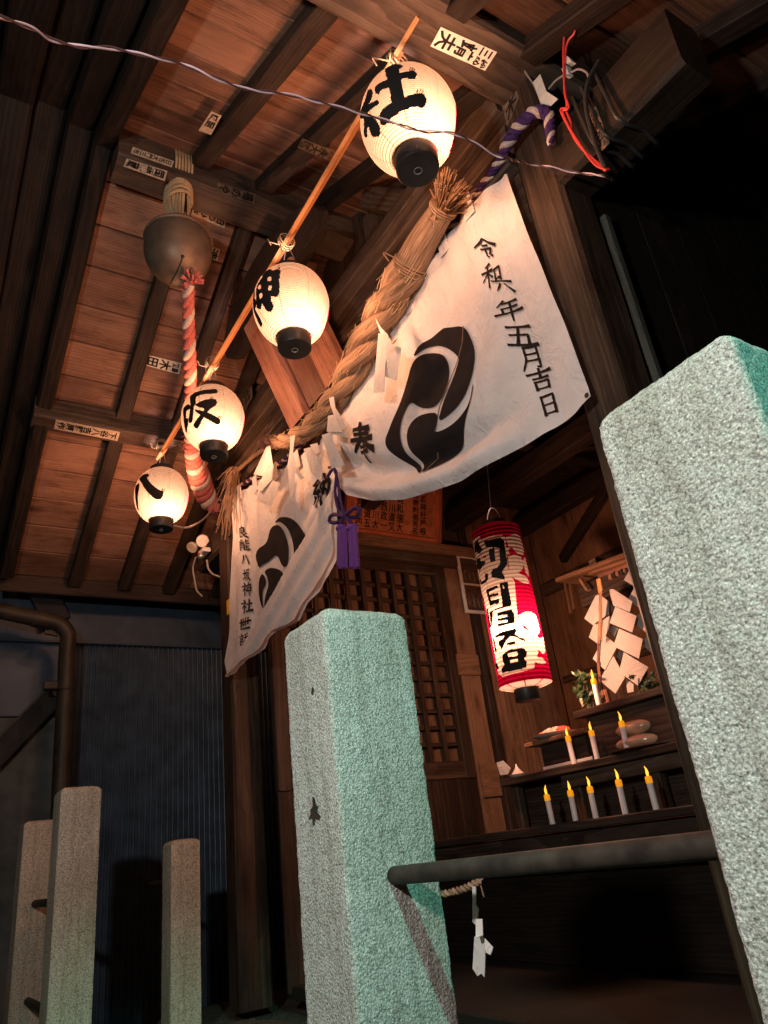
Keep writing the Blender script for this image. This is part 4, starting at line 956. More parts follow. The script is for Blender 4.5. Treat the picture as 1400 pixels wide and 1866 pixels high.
def cord(label, pts, r, n, pitch=0.065, mats=('purple_yarn', 'purple_yarn', 'white_yarn'), name='hanging_rope', cat='rope'):
    root = thing(name, label, cat, pts[0])
    for m_, mt in zip(strands(curve(pts, n), r, len(mats), pitch, 0.3, 1.0, 8), mats): m_.build('cord_strand', mt, root, True)
    return root
cy = BY+0.022
cord('purple and white twisted cord the curtain hangs from, tied round the right post top',
     [at(393, 922, Y=1.375), at(430, 890, Y=cy), at(480, 862, Y=cy), at(530, 828, Y=cy), at(600, 745, Y=cy), at(680, 628, Y=cy), at(740, 545, Y=cy), at(785, 476, Y=cy), at(850, 378, Y=cy), at(912, 292, Y=1.36), at(920, 272, Y=1.35), at(940, 238, Y=1.345), at(966, 210, Y=1.345), at(985, 203, Y=1.36), at(1000, 212, Y=1.375), at(1003, 240, Y=1.375), at(1004, 262, Y=1.37)],
     lin([0.014]*9+[0.015, 0.018, 0.020, 0.020, 0.019, 0.018, 0.015, 0.010], 260), 260)

# tassel on the curtain
ty = BY-0.075
ts = thing('purple_tassel', 'long purple tassel with a bow of cord, hanging where the curtain is gathered', 'tassel', at(630, 960, Y=ty))
mb = MB()
mb.tube(curve([at(603, 858, Y=ty+0.02), at(598, 868, Y=ty), at(606, 856, Y=ty), at(613, 862, Y=ty), at(611, 895, Y=ty), at(616, 925, Y=ty), at(628, 940, Y=ty)], 40), 0.006, 8)
mb.tube(curve([at(600, 852, Y=ty+0.02), at(608, 852, Y=ty-0.01), at(615, 874, Y=ty+.01), at(620, 908, Y=ty), at(628, 938, Y=ty)], 40), 0.006, 8)
for lp in (((628, 940), (606, 938), (601, 950), (614, 952), (630, 941)), ((630, 938), (648, 925), (656, 930), (650, 942), (630, 942)), ((629, 942), (622, 956), (627, 962)), ((631, 942), (640, 954), (636, 962))):
    mb.tube(curve([at(a, b, Y=ty-0.012+0.006*i) for i, (a, b) in enumerate(lp)], 24), 0.0075, 8)
mb.ball(at(629, 940, Y=ty-0.01), 0.014, 8)
mb.build('bow_cord', 'purple_yarn', ts, True)
for x0, x1 in ((614, 633), (634, 651)):
    mb = MB()
    for q in range(90):
        u = rnd.random(); dy = rnd.uniform(-0.024, 0.024)
        a = at(x0+(x1-x0)*(0.1+0.8*u), 960, Y=ty+dy*0.6); b = at(x0+(x1-x0)*u+ (4 if x0 > 620 else 1), 1034+rnd.uniform(-4, 3), Y=ty+dy)
        mb.tube([a, a*0.5+b*0.5+Vector((0, 0, 0)), b], 0.0034, 5)
    mb.ball(at((x0+x1)/2, 962, Y=ty), 0.022, 8, (1.2, 1.1, 0.6))
    mb.build('tassel_fringe', 'purple_tassel', ts, True)

# ------------------------------------------------------------------ bell and its rope
bc = Vector((-2.30, 0.715, 2.385))
bl = thing('shrine_bell', 'round tarnished bronze bell hung by straw under the roof ridge', 'bell', bc)
prof = []
for i in range(33):
    t = math.pi*i/32; prof.append((max(1e-4, 0.140*math.sin(t)), -0.158*math.cos(t)))
mb = MB(); mb.lathe(prof, bc, 48); mb.build('bell_body', 'bell', bl, 'all')
mb = MB(); mb.lathe([(0.128, 0.054), (0.138, 0.050), (0.1425, 0.058), (0.138, 0.067), (0.122, 0.071)], bc, 48)
mb.build('raised_band', 'bell', bl, True)
sd = (-bc).normalized()
def on_bell(px, py, k=1.004):
    d = ray(px, py); D = Vector((d.x/0.14, d.y/0.14, d.z/0.158)); O = Vector((-bc.x/0.14, -bc.y/0.14, -bc.z/0.158))
    a = D.dot(D); b = O.dot(D); q = O.dot(O)-1; t = (-b-math.sqrt(max(0, b*b-a*q)))/a
    return (d*t-bc)*k+bc
mb = MB(); mb.tube([on_bell(px, py) for px, py in ((333, 468), (329, 480), (323, 494), (316, 507), (311, 515))], 0.0028, 6); mb.ball(on_bell(333, 467), 0.007, 6)
mb.build('sound_slit', 'black', bl, True)
mb = MB()
for q in range(46):
    a = rnd.random()*6.283; r_ = rnd.uniform(0.01, 0.055)
    p0 = bc+Vector((math.cos(a)*r_, math.sin(a)*r_, 0.150)); p1 = bc+Vector((math.cos(a)*0.05*rnd.uniform(.7, 1.1), math.sin(a)*0.05, 0.26)); p2 = Vector((RX+math.cos(a)*0.07, 0.715+math.sin(a)*0.03, 2.725))
    mb.tube(curve([p0, p1, p2], 8), 0.0045, 5)
for q in range(5):
    z = 2.66+0.018*q
    mb.tube([Vector((RX+0.075*math.cos(t), 0.715+0.055*math.sin(t), z+0.01*math.sin(t+q))) for t in [2*math.pi*i/20 for i in range(21)]], 0.007, 6)
for q in range(6):
    y = 0.68+0.014*q
    mb.tube([Vector((RX+0.088*math.cos(t), y, 2.83+0.118*math.sin(t))) for t in [2*math.pi*i/20 for i in range(21)]], 0.006, 6)
mb.build('straw_hanger', 'straw_pale', bl, True)
bp = [at(px, py, Y=y) for px, py, y in ((345, 517, .755), (343, 545, .775), (344, 600, .82), (346, 660, .87), (348, 720, .94), (350, 775, 1.02), (354, 830, 1.12), (364, 872, 1.22), (378, 908, 1.31), (394, 930, 1.375))]
br_ = thing('bell_rope', 'thick fluffy red and white twisted rope from the bell tied across to the left post', 'rope', bp[0])
for m_, mt in zip(strands(curve(bp, 240), lin([0.022, 0.025, 0.027, 0.029, 0.031, 0.036, 0.048, 0.060, 0.058, 0.036], 240), 3, 0.15, 0.2, 1.0, 12), ('red_yarn', 'red_yarn', 'white_yarn')):
    m_.build('rope_strand', mt, br_, True)
mb = MB()
cbp = curve(bp, 200)
for q in range(700):
    p = cbp[rnd.randrange(4, 196)]; v = Vector((rnd.gauss(0, 1), rnd.gauss(0, 1), rnd.gauss(0, 1))).normalized(); R = 0.027 if p.x > -3.1 else 0.054
    mb.tube([p+v*R*0.7, p+v*R*rnd.uniform(1.0, 1.18)], 0.0011, 3, False)
mb.build('yarn_fuzz', 'red_yarn', br_, True)
mb = MB()
for q in range(26):
    v = Vector((rnd.uniform(0.2, 1), rnd.gauss(0, .5), rnd.uniform(-.6, .5))).normalized(); mb.tube([bp[0]+Vector((0.02, 0, -0.01)), bp[0]+Vector((0.03, 0, -0.01))+v*0.05], 0.004, 5)
mb.build('knot_tuft', 'red_yarn', br_, True)

# ------------------------------------------------------------------ pasted paper slips
def slip(px, plane, lift, txt, label, mat='slip', bold=0.02, rot=True, ink='ink'):
    """px: corners in reading order top-left, top-right, bottom-right, bottom-left of the slip as one reads it"""
    q = [plane(*p) for p in px]; lift = Vector(lift); c = sum(q, Vector())/4
    root = thing('paper_slip', label, 'paper slip', c, 'paper slips pasted on the timber')
    if rnd.random() < 2: c0 = c
    mb = MB(); qq = [p+lift*0.0012 for p in q]
    mb.slab(qq, 0.0012); mb.build('sheet', mat, root)
    t = MB(); write(t, qq, txt, lift*0.0016, bold); t.build('lettering', ink, root)
pl_ridge = lambda x, y: at(x, y, X=RX+0.0805)
nL = Vector((-SL, 0, 1)); pl_left = lambda x, y: at_plane(x, y, nL, (RZ-SL*RX*1.0) if False else RZ+0.0-SL*(-RX)*-1.0 if False else nL.dot(Vector((RX, 0, RZ+0.0005))))
nR = Vector((SL, 0, 1)); pl_right = lambda x, y: at_plane(x, y, nR, nR.dot(Vector((RX, 0, RZ+0.0005))))
pl_raft = lambda x, y: at_plane(x, y, nR, nR.dot(Vector((RX, 0, RZ-0.0672))))
pl_rk = lambda x, y: at(x, y, Z=2.1595)
pl_lk = lambda x, y: at(x, y, Z=2.1995)
pl_f = lambda x, y: at(x, y, Y=FY-0.001)
DN, FR, EX = (0, 0, -1), (0, -1, 0), (1, 0, 0)
DL, DR = (SL, 0, -1), (-SL, 0, -1)
slip([(906, 94), (884, 128), (784.5, 83.5), (803.7, 48.3)], pl_rk, DN, column('総三', .0, 1, 0, .0) if False else [('総', .52, .03, .98, .27), ('三', .02, .03, .48, .27), ('靖', .08, .30, .92, .64), ('夫', .08, .65, .92, .98)], 'bright white paper slip with bold black writing on the beam above the largest lantern', 'slip_new', 0.025)
slip([(904, 152), (925, 119), (947, 178), (926, 231)], pl_f, FR, [('東', .1, .03, .5, .3), ('京', .55, .03, .95, .3), ('岩', .1, .33, .9, .64), ('木', .1, .66, .9, .98)], 'long weathered paper slip near the top of the right post', 'slip_dark', 0.03)
slip([(1075, 207), (1087, 193), (1112, 261), (1098, 275)], pl_f, FR, column('納札水野', .1, .9, .03, .97), 'dark torn paper slip on the beam end, beside the black straps', 'slip_dark', 0.03)
slip([(385, 202), (404, 210), (385, 245), (362, 237)], pl_raft, DR, column('風間', .1, .9, .04, .7), 'small cream paper slip on the dark rafter left of the twisted wire', 'slip')
slip([(317, 294), (313, 305), (238, 279), (242, 268)], pl_ridge, EX, column('日吉大門三市', .1, .9, .03, .97), 'narrow cream paper strip on the ridge beam, the upper of two', 'slip')
slip([(305, 312), (300, 330), (225, 303), (231, 289)], pl_ridge, EX, column('国龍蔵', .1, .9, .03, .97), 'wide cream paper slip on the ridge beam under the narrow strip', 'slip', 0.03)
slip([(466, 355), (462, 371), (396, 350), (397, 333)], pl_ridge, EX, column('福のや', .05, .95, .02, .98), 'nearly black paper slip on the ridge beam right of the bell', 'slip_dark', 0.03)
slip([(416, 392), (408.5, 416), (344, 388), (349, 370)], pl_left, DL, column('田のひさ', .1, .9, .03, .97), 'cream paper slip with flowing writing, on the ceiling right of the bell hanger', 'slip')
slip([(401, 454), (396, 475), (372, 468), (377, 447)], pl_left, DL, column('清', .0, 1, .02, .98), 'short white paper slip peeping out right of the bell', 'slip_new')
slip([(331, 662), (326, 682), (264, 665), (268, 646)], pl_left, DL, [('飯', .05, .03, .5, .25), ('島', .5, .03, .95, .25), ('木', .05, .27, .95, .62), ('田', .05, .63, .95, .98)], 'white paper slip with two bold characters, on the ceiling left of the bell rope', 'slip_new', 0.03)
slip([(219, 787), (214, 803), (98, 781), (102, 764)], pl_lk, DN, column('下谷八吉藤原作', .12, .88, .03, .97), 'long paper slip in a dark border under the lower left purlin', 'slip', 0.03)
slip([(602, 272), (596, 290), (542, 268), (551, 251)], pl_raft, DR, column('永大路', .05, .95, .03, .97), 'dim brown paper slip on the ceiling left of the batten, below the twisted wire', 'slip_dark', 0.03)
slip([(440, 716), (459, 703), (461, 722), (447, 748)], lambda x, y: at(x, y, Y=1.374), FR, column('花井', .1, .9, .05, .95), 'slanting pale paper slip behind the 坂 lantern', 'slip_dark', 0.02)
slip([(346, 806), (344, 817), (314, 812), (316, 800)], pl_lk, DN, column('木村吉', .1, .9, .03, .97), 'small paper slip by the broken end of the batten', 'slip_dark', 0.03)

# ------------------------------------------------------------------ donors' notice board inside
nb = thing('notice_board', 'orange-framed wooden notice board with columns of black writing under the curtain', 'notice board', (WX+0.05, 2.4, 1.74))
yb0, yb1, zb0, zb1 = 2.06, 2.722, 1.742, 2.14
lean = lambda y, z, o=0.0: Vector((WX+0.05+(z-zb0)*0.28+o, y, z))
pn = MB(); pn.slab([lean(yb0, zb0), lean(yb1, zb0), lean(yb1, zb1), lean(yb0, zb1)], 0.012); pn.build('panel', 'orange_panel', nb)
for a, b in (((yb0, zb0), (yb1, zb0)), ((yb0, zb1), (yb1, zb1)), ((yb0, zb0-.02), (yb0, zb1+.02)), ((yb1, zb0-.02), (yb1, zb1+.02))):
    mb = MB(); mb.beam(lean(*a, .012), lean(*b, .012), 0.03, 0.045, (1, 0, -0.28) if False else (0, 0.7, 0.7), 0.005); mb.build('frame_bar', 'orange_frame', nb)
q = [lean(yb0, zb1, 0.008), lean(yb1, zb1, 0.008), lean(yb1, zb0, 0.008), lean(yb0, zb0, 0.008)]
tx = MB(); cols = ['八坂神社屋根', '改修寄附者芳名', '', '飯島和徳大', '藤井川道又', '小林西政一', '石黒小川大', '高橋輝道五', '岡村吉勢四']
for i, cc in enumerate(cols):
    if i == 2: tx.build('heading', 'ink', nb); tx = MB()
    if cc: write(tx, q, column(cc, .86-.088*i-.075, .86-.088*i, .16 if i < 2 else .2, .92), (0.002, 0, 0), 0.014)
tx.build('lettering', 'ink', nb)

# ------------------------------------------------------------------ framed photographs on the inner wall
ff = thing('photo_frame', 'white-framed pair of dark photographs on the wall behind the red lantern', 'picture', (WX, 2.98, 1.5))
fx = WX+0.05
fq = [at(833, 1015, X=fx), at(868, 1018, X=fx), at(893, 1127, X=fx), at(850, 1120, X=fx)]
y0_, y1_, z0_, z1_ = 2.86, 3.06, 1.29, 1.68
for lo, hi in (((fx-.008, y0_, z0_), (fx+.008, y0_+.02, z1_)), ((fx-.008, y1_-.02, z0_), (fx+.008, y1_, z1_)), ((fx-.008, y0_+.021, z0_), (fx+.008, y1_-.021, z0_+.02)), ((fx-.008, y0_+.021, z1_-.02), (fx+.008, y1_-.021, z1_)), ((fx-.008, y0_+.021, 1.478), (fx+.006, y1_-.021, 1.49))):
    mb = MB(); mb.box(lo, hi, 1 if hi[1]-lo[1] > hi[2]-lo[2] else 2, 0.002); mb.build('frame_bar', 'plastic', ff)
for za, zb in ((z0_+.022, 1.476), (1.492, z1_-.022)):
    mb = MB(); mb.box((fx-.006, y0_+.022, za), (fx-.002, y1_-.022, zb), 2, 0.0005); ph = mb.build('photograph', 'photo_dark', ff)
    for i in range(4):
        mb = MB(); y = y0_+0.04+0.035*i; mb.slab([(fx-.001, y, za+.02), (fx-.001, y+.02, za+.02), (fx-.001, y+.018, za+.075), (fx-.001, y+.01, za+.09), (fx-.001, y+.002, za+.075)], 0.001); mb.build('printed_figure', 'slip_dark', ph)

# ------------------------------------------------------------------ tall red lantern
RLC = at(931, 1110, Y=2.12); RR = 0.108; zt_, zb_ = at(902, 962, Y=2.12).z, at(957, 1258, Y=2.12).z
rl_ = thing('red_paper_lantern', 'tall cylindrical red and white paper lantern with thick black writing inside the hall', 'lantern', (RLC.x, RLC.y, (zt_+zb_)/2))
rc = Vector((RLC.x, RLC.y, (zt_+zb_)/2)); HH = (zt_-zb_)/2
cb_ = math.atan2(-rc.y, -rc.x)
def on_cyl(px, py):
    d = ray(px, py); a = d.x*d.x+d.y*d.y; b = d.x*rc.x+d.y*rc.y; q = rc.x**2+rc.y**2-RR*RR; D = b*b-a*q
    t = (b-math.sqrt(D))/a if D > 0 else b/a
    p = d*t-rc; an = math.atan2(p.y, p.x)-cb_
    while an > math.pi: an -= 2*math.pi
    while an < -math.pi: an += 2*math.pi
    return (an, p.z)
zr = lambda pl: [on_cyl(850+x/5.331, 940+y/5.331) for x, y in pl]
RED_WHITE = [[(60,240),(130,195),(140,240),(240,200),(345,185),(380,210),(385,300),(415,300),(470,375),(390,380),(410,530),(440,590),(470,640),(490,890),(500,975),(560,1040),(550,1090),(640,1130),(690,1150),(700,1320),(680,1390),(665,1420),(660,1480),(560,1510),(440,1535),(355,1565),(310,1530),(240,1130),(170,800),(145,740),(90,430)],
   [(380,210),(430,185),(480,175),(520,200),(540,260),(560,340),(550,385),(500,370),(450,320),(410,295)], [(405,400),(470,375),(530,400),(555,470),(540,530),(480,560),(420,560)], [(350,540),(420,520),(520,560),(590,600),(615,660),(560,655),(490,620),(440,590)], [(545,430),(570,400),(600,520),(608,590),(580,560)],
   [(505,970),(560,935),(620,930),(675,960),(700,1040),(715,1110),(705,1155),(660,1150),(610,1110),(570,1070)], [(640,1140),(700,1180),(735,1200),(765,1330),(740,1340),(690,1290)], [(580,1390),(660,1370),(740,1380),(775,1430),(730,1440),(670,1420),(610,1410)], [(720,1190),(745,1170),(768,1330),(750,1330)],
   [(330,1715),(400,1680),(470,1670),(540,1660),(540,1700),(440,1720),(470,1760),(400,1760)], [(560,1655),(700,1640),(650,1690),(570,1710)], [(715,1645),(820,1640),(815,1670),(720,1690),(690,1690)]]
RED_INK = [[(80,270),(110,235),(130,290),(165,325),(130,370),(100,350),(85,370),(80,320)], [(100,420),(135,405),(140,440),(185,440),(185,465),(150,500),(130,555),(125,520),(105,520)], [(130,600),(150,640),(180,620),(185,560),(210,560),(215,610),(190,650),(150,670),(135,650)],
   [(170,250),(330,212),(365,235),(380,330),(400,470),(345,545),(375,590),(370,620),(250,600),(240,550),(260,515),(300,505),(330,460),(320,310),(190,305)], [(215,330),(270,305),(285,440),(235,450)],
   [(190,720),(300,675),(310,700),(220,740),(225,770),(310,745),(315,770),(235,795),(240,825),(320,805),(320,850),(230,875)], [(320,660),(400,640),(440,850),(430,880),(260,925),(250,1050),(240,1090),(225,940),(350,880),(345,800)], [(300,945),(440,910),(470,960),(470,1040),(310,1080),(305,1055),(400,1030),(400,1010),(310,1025),(305,1000),(400,980),(395,960),(300,975)],
   [(275,1165),(480,1095),(490,1120),(470,1150),(520,1180),(560,1190),(580,1220),(540,1210),(490,1180),(430,1170),(390,1210),(345,1300),(320,1260),(310,1225),(360,1190),(370,1165),(285,1185)], [(390,1240),(475,1215),(480,1245),(395,1258)],
   [(350,1350),(420,1300),(560,1285),(590,1320),(585,1370),(560,1385),(590,1420),(585,1475),(480,1500),(350,1530),(340,1490),(370,1450),(350,1400)], [(255,1190),(270,1190),(300,1330),(280,1320)], [(280,1440),(300,1430),(320,1490),(300,1500)], [(195,900),(210,900),(240,1090),(225,1100)]]
RED_HOLE = [[(400,1340),(490,1320),(505,1345),(480,1365),(410,1370)], [(425,1405),(500,1390),(505,1415),(430,1430)], [(350,680),(360,675),(370,700),(360,706)]]
RED_RED = [[(410,330),(440,300),(475,350),(470,375),(420,370)], [(160,395),(185,385),(200,400),(175,415)]]
W_ = [zr(p) for p in RED_WHITE]; I_ = [zr(p) for p in RED_INK]; H_ = [zr(p) for p in RED_HOLE]; R_ = [zr(p) for p in RED_RED]
def rmat(p):
    p = p-rc; an = math.atan2(p.y, p.x)-cb_
    while an > math.pi: an -= 2*math.pi
    while an < -math.pi: an += 2*math.pi
    q = (an, p.z)
    if p.z < -HH+0.0185: return 0 if abs(math.sin(an*4.5)) < 0.12 else 1
    if abs(an) < 1.75:
        if any(inside(q, a) for a in I_) and not any(inside(q, a) for a in H_): return 2
        if any(inside(q, a) for a in R_): return 0
        if any(inside(q, a) for a in W_): return 1
    elif abs(q[1]) < HH*0.72 and (abs(an)-2.5)**2*1.2+((abs(q[1])-0.15)/0.17)**2 < 0.7: return 1
    return 0
pr = [(0.052, -HH+0.004), (0.085, -HH+0.010)]
k = 240
for i in range(k+1):
    z = -HH+0.018+(2*HH-0.036)*i/k; pr.append((RR+0.0008*math.sin(2*math.pi*40*i/k), z))
pr += [(0.09, HH-0.008), (0.055, HH)]
mb = MB(); mb.lathe(pr, rc, 400, rmat); mb.build('paper_shade', ['shade_red', 'shade_white', 'ink'], rl_, 'all')
mb = MB(); mb.lathe([(0.001, -HH-0.045), (0.050, -HH-0.045), (0.052, -HH-0.042), (0.052, -HH+0.008), (0.048, -HH+0.008), (0.048, -HH-0.03), (0.001, -HH-0.03)], rc, 32); mb.build('base_ring', 'black', rl_, True)
mb = MB(); mb.lathe([(0.05, HH-0.004), (0.055, HH-0.002), (0.055, HH+0.025), (0.04, HH+0.027), (0.04, HH)], rc, 32); mb.build('top_ring', 'black', rl_, True)
mb = MB(); mb.tube(curve([rc+Vector((-0.05, 0, HH+.02)), rc+Vector((-0.03, 0, HH+.075)), rc+Vector((0, 0, HH+.10)), rc+Vector((0.03, 0, HH+.075)), rc+Vector((0.05, 0, HH+.02))], 16), 0.002, 6)
mb.tube([rc+Vector((0, 0, HH+.10)), Vector((rc.x, 2.19, 1.90))], 0.002, 6); mb.build('hanger_wire', 'metal', rl_, True)
lamp('red_lantern_bulb', rc+Vector((0.0, 0.0, -HH*0.33)), BULB*3.0, (1.0, 0.57, 0.475), 0.04)

# ------------------------------------------------------------------ altar steps and what stands on them
al = thing('altar_stand', 'dark wooden stepped altar stand on the right inside the hall', 'altar', (-2.1, 2.4, -0.47))
def step(name, lo, hi, mat='beam', axis=0, tone=1.0):
    mb = MB(); mb.tone = tone; mb.box(lo, hi, axis, 0.004); return mb.build(name, mat, al)
Z1, Z2, Z3 = 0.029, 0.241, 0.445
step('step_board', (-3.42, 2.16, Z1-.03), (-1.0, 2.44, Z1), 'rafter'); step('front_panel', (-2.62, 2.19, -.12), (-1.0, 2.205, Z1-.031), 'rafter'); step('front_panel', (-3.42, 2.188, -.12), (-2.625, 2.203, Z1-.031), 'rafter', 0, 1.4)
step('step_board', (-2.72, 2.32, Z2-.03), (-1.0, 2.52, Z2), 'rafter'); step('front_panel', (-2.36, 2.345, Z2-.085), (-1.0, 2.36, Z2-.031), 'beam', 0, 0.9)
step('back_panel', (-2.7, 2.43, Z1+.001), (-1.0, 2.445, Z2-.032), 'rafter', 0, 1.2); step('step_board', (-2.24, 2.37, Z3-.03), (-1.0, 2.80, Z3), 'rafter'); step('front_panel', (-2.2, 2.40, Z2+.001), (-1.0, 2.415, Z3-.031), 'rafter', 0, 1.1)
for x in (-2.68, -2.3, -1.9, -1.45): step('support', (x-.02, 2.36, Z1+.001), (x+.02, 2.40, Z2-.032), 'beam', 2, 0.8)
step('kick_board', (-3.44, 2.3, -.469), (-0.97, 2.32, -.13), 'rafter', 0, 0.4)
tb = thing('offering_table', 'small low wooden table under the red sweets', 'table', (-2.30, 2.45, Z2))
zt2 = 0.372
mb = MB(); mb.box((-2.56, 2.36, zt2-.018), (-2.19, 2.52, zt2), 0, 0.004); mb.build('table_top', 'wall', tb)
mb = MB(); mb.box((-2.5, 2.40, Z2+.001), (-2.23, 2.50, zt2-.019), 0, 0.004); mb.build('table_base', 'rafter', tb)

def candle():
    root = thing('led_candle', 'x', 'candle', (0, 0, 0), 'battery candles on the altar')
    mb = MB(); mb.lathe([(0.0005, 0), (0.0105, 0), (0.0105, 0.001), (0.0102, 0.098), (0.009, 0.1005), (0.0005, 0.101)], (0, 0, 0), 20); mb.build('stick', 'wax', root, True)
    mb = MB(); mb.lathe([(0.0106, 0.087), (0.0112, 0.088), (0.0110, 0.106), (0.0085, 0.1105), (0.0005, 0.1115)], (0, 0, 0), 20); mb.build('lit_collar', 'collar', root, True)
    mb = MB(); pts = [(0, 0, 0.110), (0.0, 0, 0.116), (0.0003, 0, 0.124), (0.0, 0, 0.131), (-0.0012, 0, 0.137), (-0.0032, 0, 0.1415), (-0.0036, 0, 0.1455)]
    mb.tube(curve([Vector(p) for p in pts], 20), lin([0.0026, 0.0044, 0.0048, 0.0036, 0.0022, 0.0014, 0.0006], 20), 12); mb.build('flame_tip', 'flame', root, True)
    return root
cnd = [(1008, 1503, Z1, 'battery candle at the left end of the lowest altar step'), (1050, 1497, Z1, 'second battery candle from the left on the lowest altar step'), (1087, 1492, Z1, 'middle battery candle of the five on the lowest altar step'),
       (1141, 1485, Z1, 'fourth battery candle from the left on the lowest altar step'), (1197, 1476, Z1, 'battery candle at the right end of the lowest altar step'),
       (1047, 1393, Z2, 'battery candle below the sweets, left of the three on the middle step'), (1090, 1387, Z2, 'battery candle in the centre of the three on the middle step'), (1145, 1372, Z2, 'battery candle beside the wrapped rice cake on the middle step'),
       (1093, 1289, Z3, 'highest battery candle, beside the zigzag paper wand on the top step')]
proto = candle()
for i, (px, py, z, lb) in enumerate(cnd):
    c_ = proto if i == 0 else copy_tree(proto)
    c_.location = at(px, py, Z=z) if False else at(px, py, Y={Z1: 2.2, Z2: 2.355, Z3: 2.43}[z]); c_.location.z = z+0.0005
    s_ = 1.0+rnd.uniform(-.05, .04); c_.scale = (1.05, 1.05, s_*(1.02 if z == Z1 else 1.08)); c_.rotation_euler = (rnd.uniform(-.05, .05), rnd.uniform(-.06, .06), rnd.random()*6)
    c_['label'] = lb

def traced(mb, px, Y, th=0.0012, tilt=0.0):
    """flat paper or board cut to a traced outline, standing at depth Y (tilt leans its lower end forward)"""
    y0 = min(p[1] for p in px); y1 = max(p[1] for p in px) or 1
    mb.slab([at(x, y, Y=Y-tilt*(y-y0)/max(1e-6, y1-y0)) for x, y in px], th)

# offerings ---------------------------------------------------------
def ly(px, py, Y, z): p = at(px, py, Y=Y); p.z = z; return p
c = ly(1010, 1330, 2.44, zt2); sw = thing('sweets_dish', 'white dish holding red and clear wrapped sweets on the low table', 'sweets', c)
mb = MB(); mb.lathe([(0.001, 0.001), (0.06, 0.001), (0.105, 0.016), (0.108, 0.018), (0.102, 0.018), (0.06, 0.006), (0.001, 0.006)], c, 32); mb.build('dish', 'dish', sw, True)
for dx, mt, s in ((-0.055, 'sweet', .7), (0.06, 'sweet', .8), (-0.01, 'sweet_white', 1.0), (0.025, 'sweet_white', .9)):
    mb = MB(); mb.ball(c+Vector((dx, -0.01, 0.024)), 0.035*s, 10, (1.35, 1.1, 0.62))
    for i in range(len(mb.v)): mb.v[i] += Vector((rnd.gauss(0, .0012), rnd.gauss(0, .0012), rnd.gauss(0, .0015)))
    mb.build('wrapped_sweet', mt, sw, False)
c = ly(1182, 1362, 2.45, Z2); mo = thing('rice_cake', 'plastic-wrapped double rice cake on a plate at the right of the middle step', 'rice cake', c)
mb = MB(); mb.lathe([(0.001, 0.001), (0.09, 0.001), (0.148, 0.010), (0.15, 0.013), (0.09, 0.006), (0.001, 0.006)], c, 32); mb.build('plate', 'wall', mo, True)
for z, r, s in ((0.036, 0.118, 0.27), (0.088, 0.104, 0.33)):
    mb = MB(); mb.ball(c+Vector((-0.01, 0, z)), r, 14, (1, 0.9, s)); mb.build('cake', 'mochi', mo, 'all')
c = ly(944, 1412, 2.36, Z2); sa_ = thing('salt_cone', 'white salt cone in a saucer beside folded paper, left end of the middle step', 'salt', c)
mb = MB(); mb.lathe([(0.001, 0.0), (0.03, 0.0), (0.042, 0.01), (0.044, 0.012), (0.03, 0.006), (0.001, 0.006)], c, 24); mb.build('saucer', 'dish', sa_, True)
mb = MB(); mb.lathe([(0.032, 0.010), (0.022, 0.022), (0.012, 0.034), (0.006, 0.044), (0.003, 0.055), (0.0003, 0.058)], c, 20); mb.build('salt_heap', 'dish', sa_, True)
mb = MB(); traced(mb, [(905, 1390), (917, 1386), (931, 1400), (926, 1411), (912, 1413)], 2.35); mb.build('folded_paper', 'paper', sa_)
c = ly(1050, 1396, 2.40, Z2); st_ = thing('metal_tray', 'shallow dull metal tray behind the candles on the middle step', 'tray', c)
mb = MB(); mb.box((c.x-.16, 2.37, Z2+.001), (c.x+.13, 2.47, Z2+.006), 0, .001); mb.build('tray_base', 'metal', st_)
mb = MB(); mb.beam((c.x-.16, 2.47, Z2+.014), (c.x+.13, 2.47, Z2+.018), .004, .016); mb.beam((c.x-.16, 2.368, Z2+.012), (c.x+.13, 2.368, Z2+.012), .004, .012); mb.build('tray_rim', 'dish', st_)

def sprig(px, py, Y, n, spread, label, pale=0):
    c = ly(px, py, Y, Z3); root = thing('sakaki_sprig', label, 'plant', c, 'evergreen sprigs on the altar')
    mb = MB(); tips = []
    for q in range(5):
        e = c+Vector((rnd.gauss(0, spread*.5), rnd.gauss(0, .03), rnd.uniform(0.08, .17))); mb.tube(curve([c, (c+e)/2+Vector((rnd.gauss(0, .01), 0, 0.01)), e], 7), 0.002, 5); tips.append(e)
    mb.build('stem', 'leaf', root)
    for nm, cnt, mt in (('leaves', n, 'leaf'), ('pale_leaves', pale, 'leaf_pale')):
        if not cnt: continue
        mb = MB()
        for q in range(cnt):
            e = rnd.choice(tips); p = c+(e-c)*rnd.uniform(.3, 1.1); d = Vector((rnd.gauss(0, 1), rnd.gauss(-.3, .6), rnd.gauss(.1, .7))).normalized(); s_ = d.cross(Vector((rnd.gauss(0, 1), rnd.gauss(0, 1), rnd.gauss(0, 1)))).normalized(); l = rnd.uniform(.035, .055); u = d.cross(s_)*0.004
            mb.add([p, p+d*l*.3+s_*l*.22, p+d*l*.7+s_*l*.18, p+d*l, p+d*l*.7-s_*l*.18, p+d*l*.3-s_*l*.22, p+d*l*.5+u], [(0, 1, 6), (1, 2, 6), (2, 3, 6), (3, 4, 6), (4, 5, 6), (5, 0, 6)])
        mb.build(nm, mt, root)
sprig(1076, 1288, 2.52, 46, 0.07, 'leafy evergreen sprig left of the zigzag paper wand', 4)
sprig(1190, 1268, 2.58, 60, 0.10, 'dark evergreen sprig behind the foot of the zigzag paper wand')

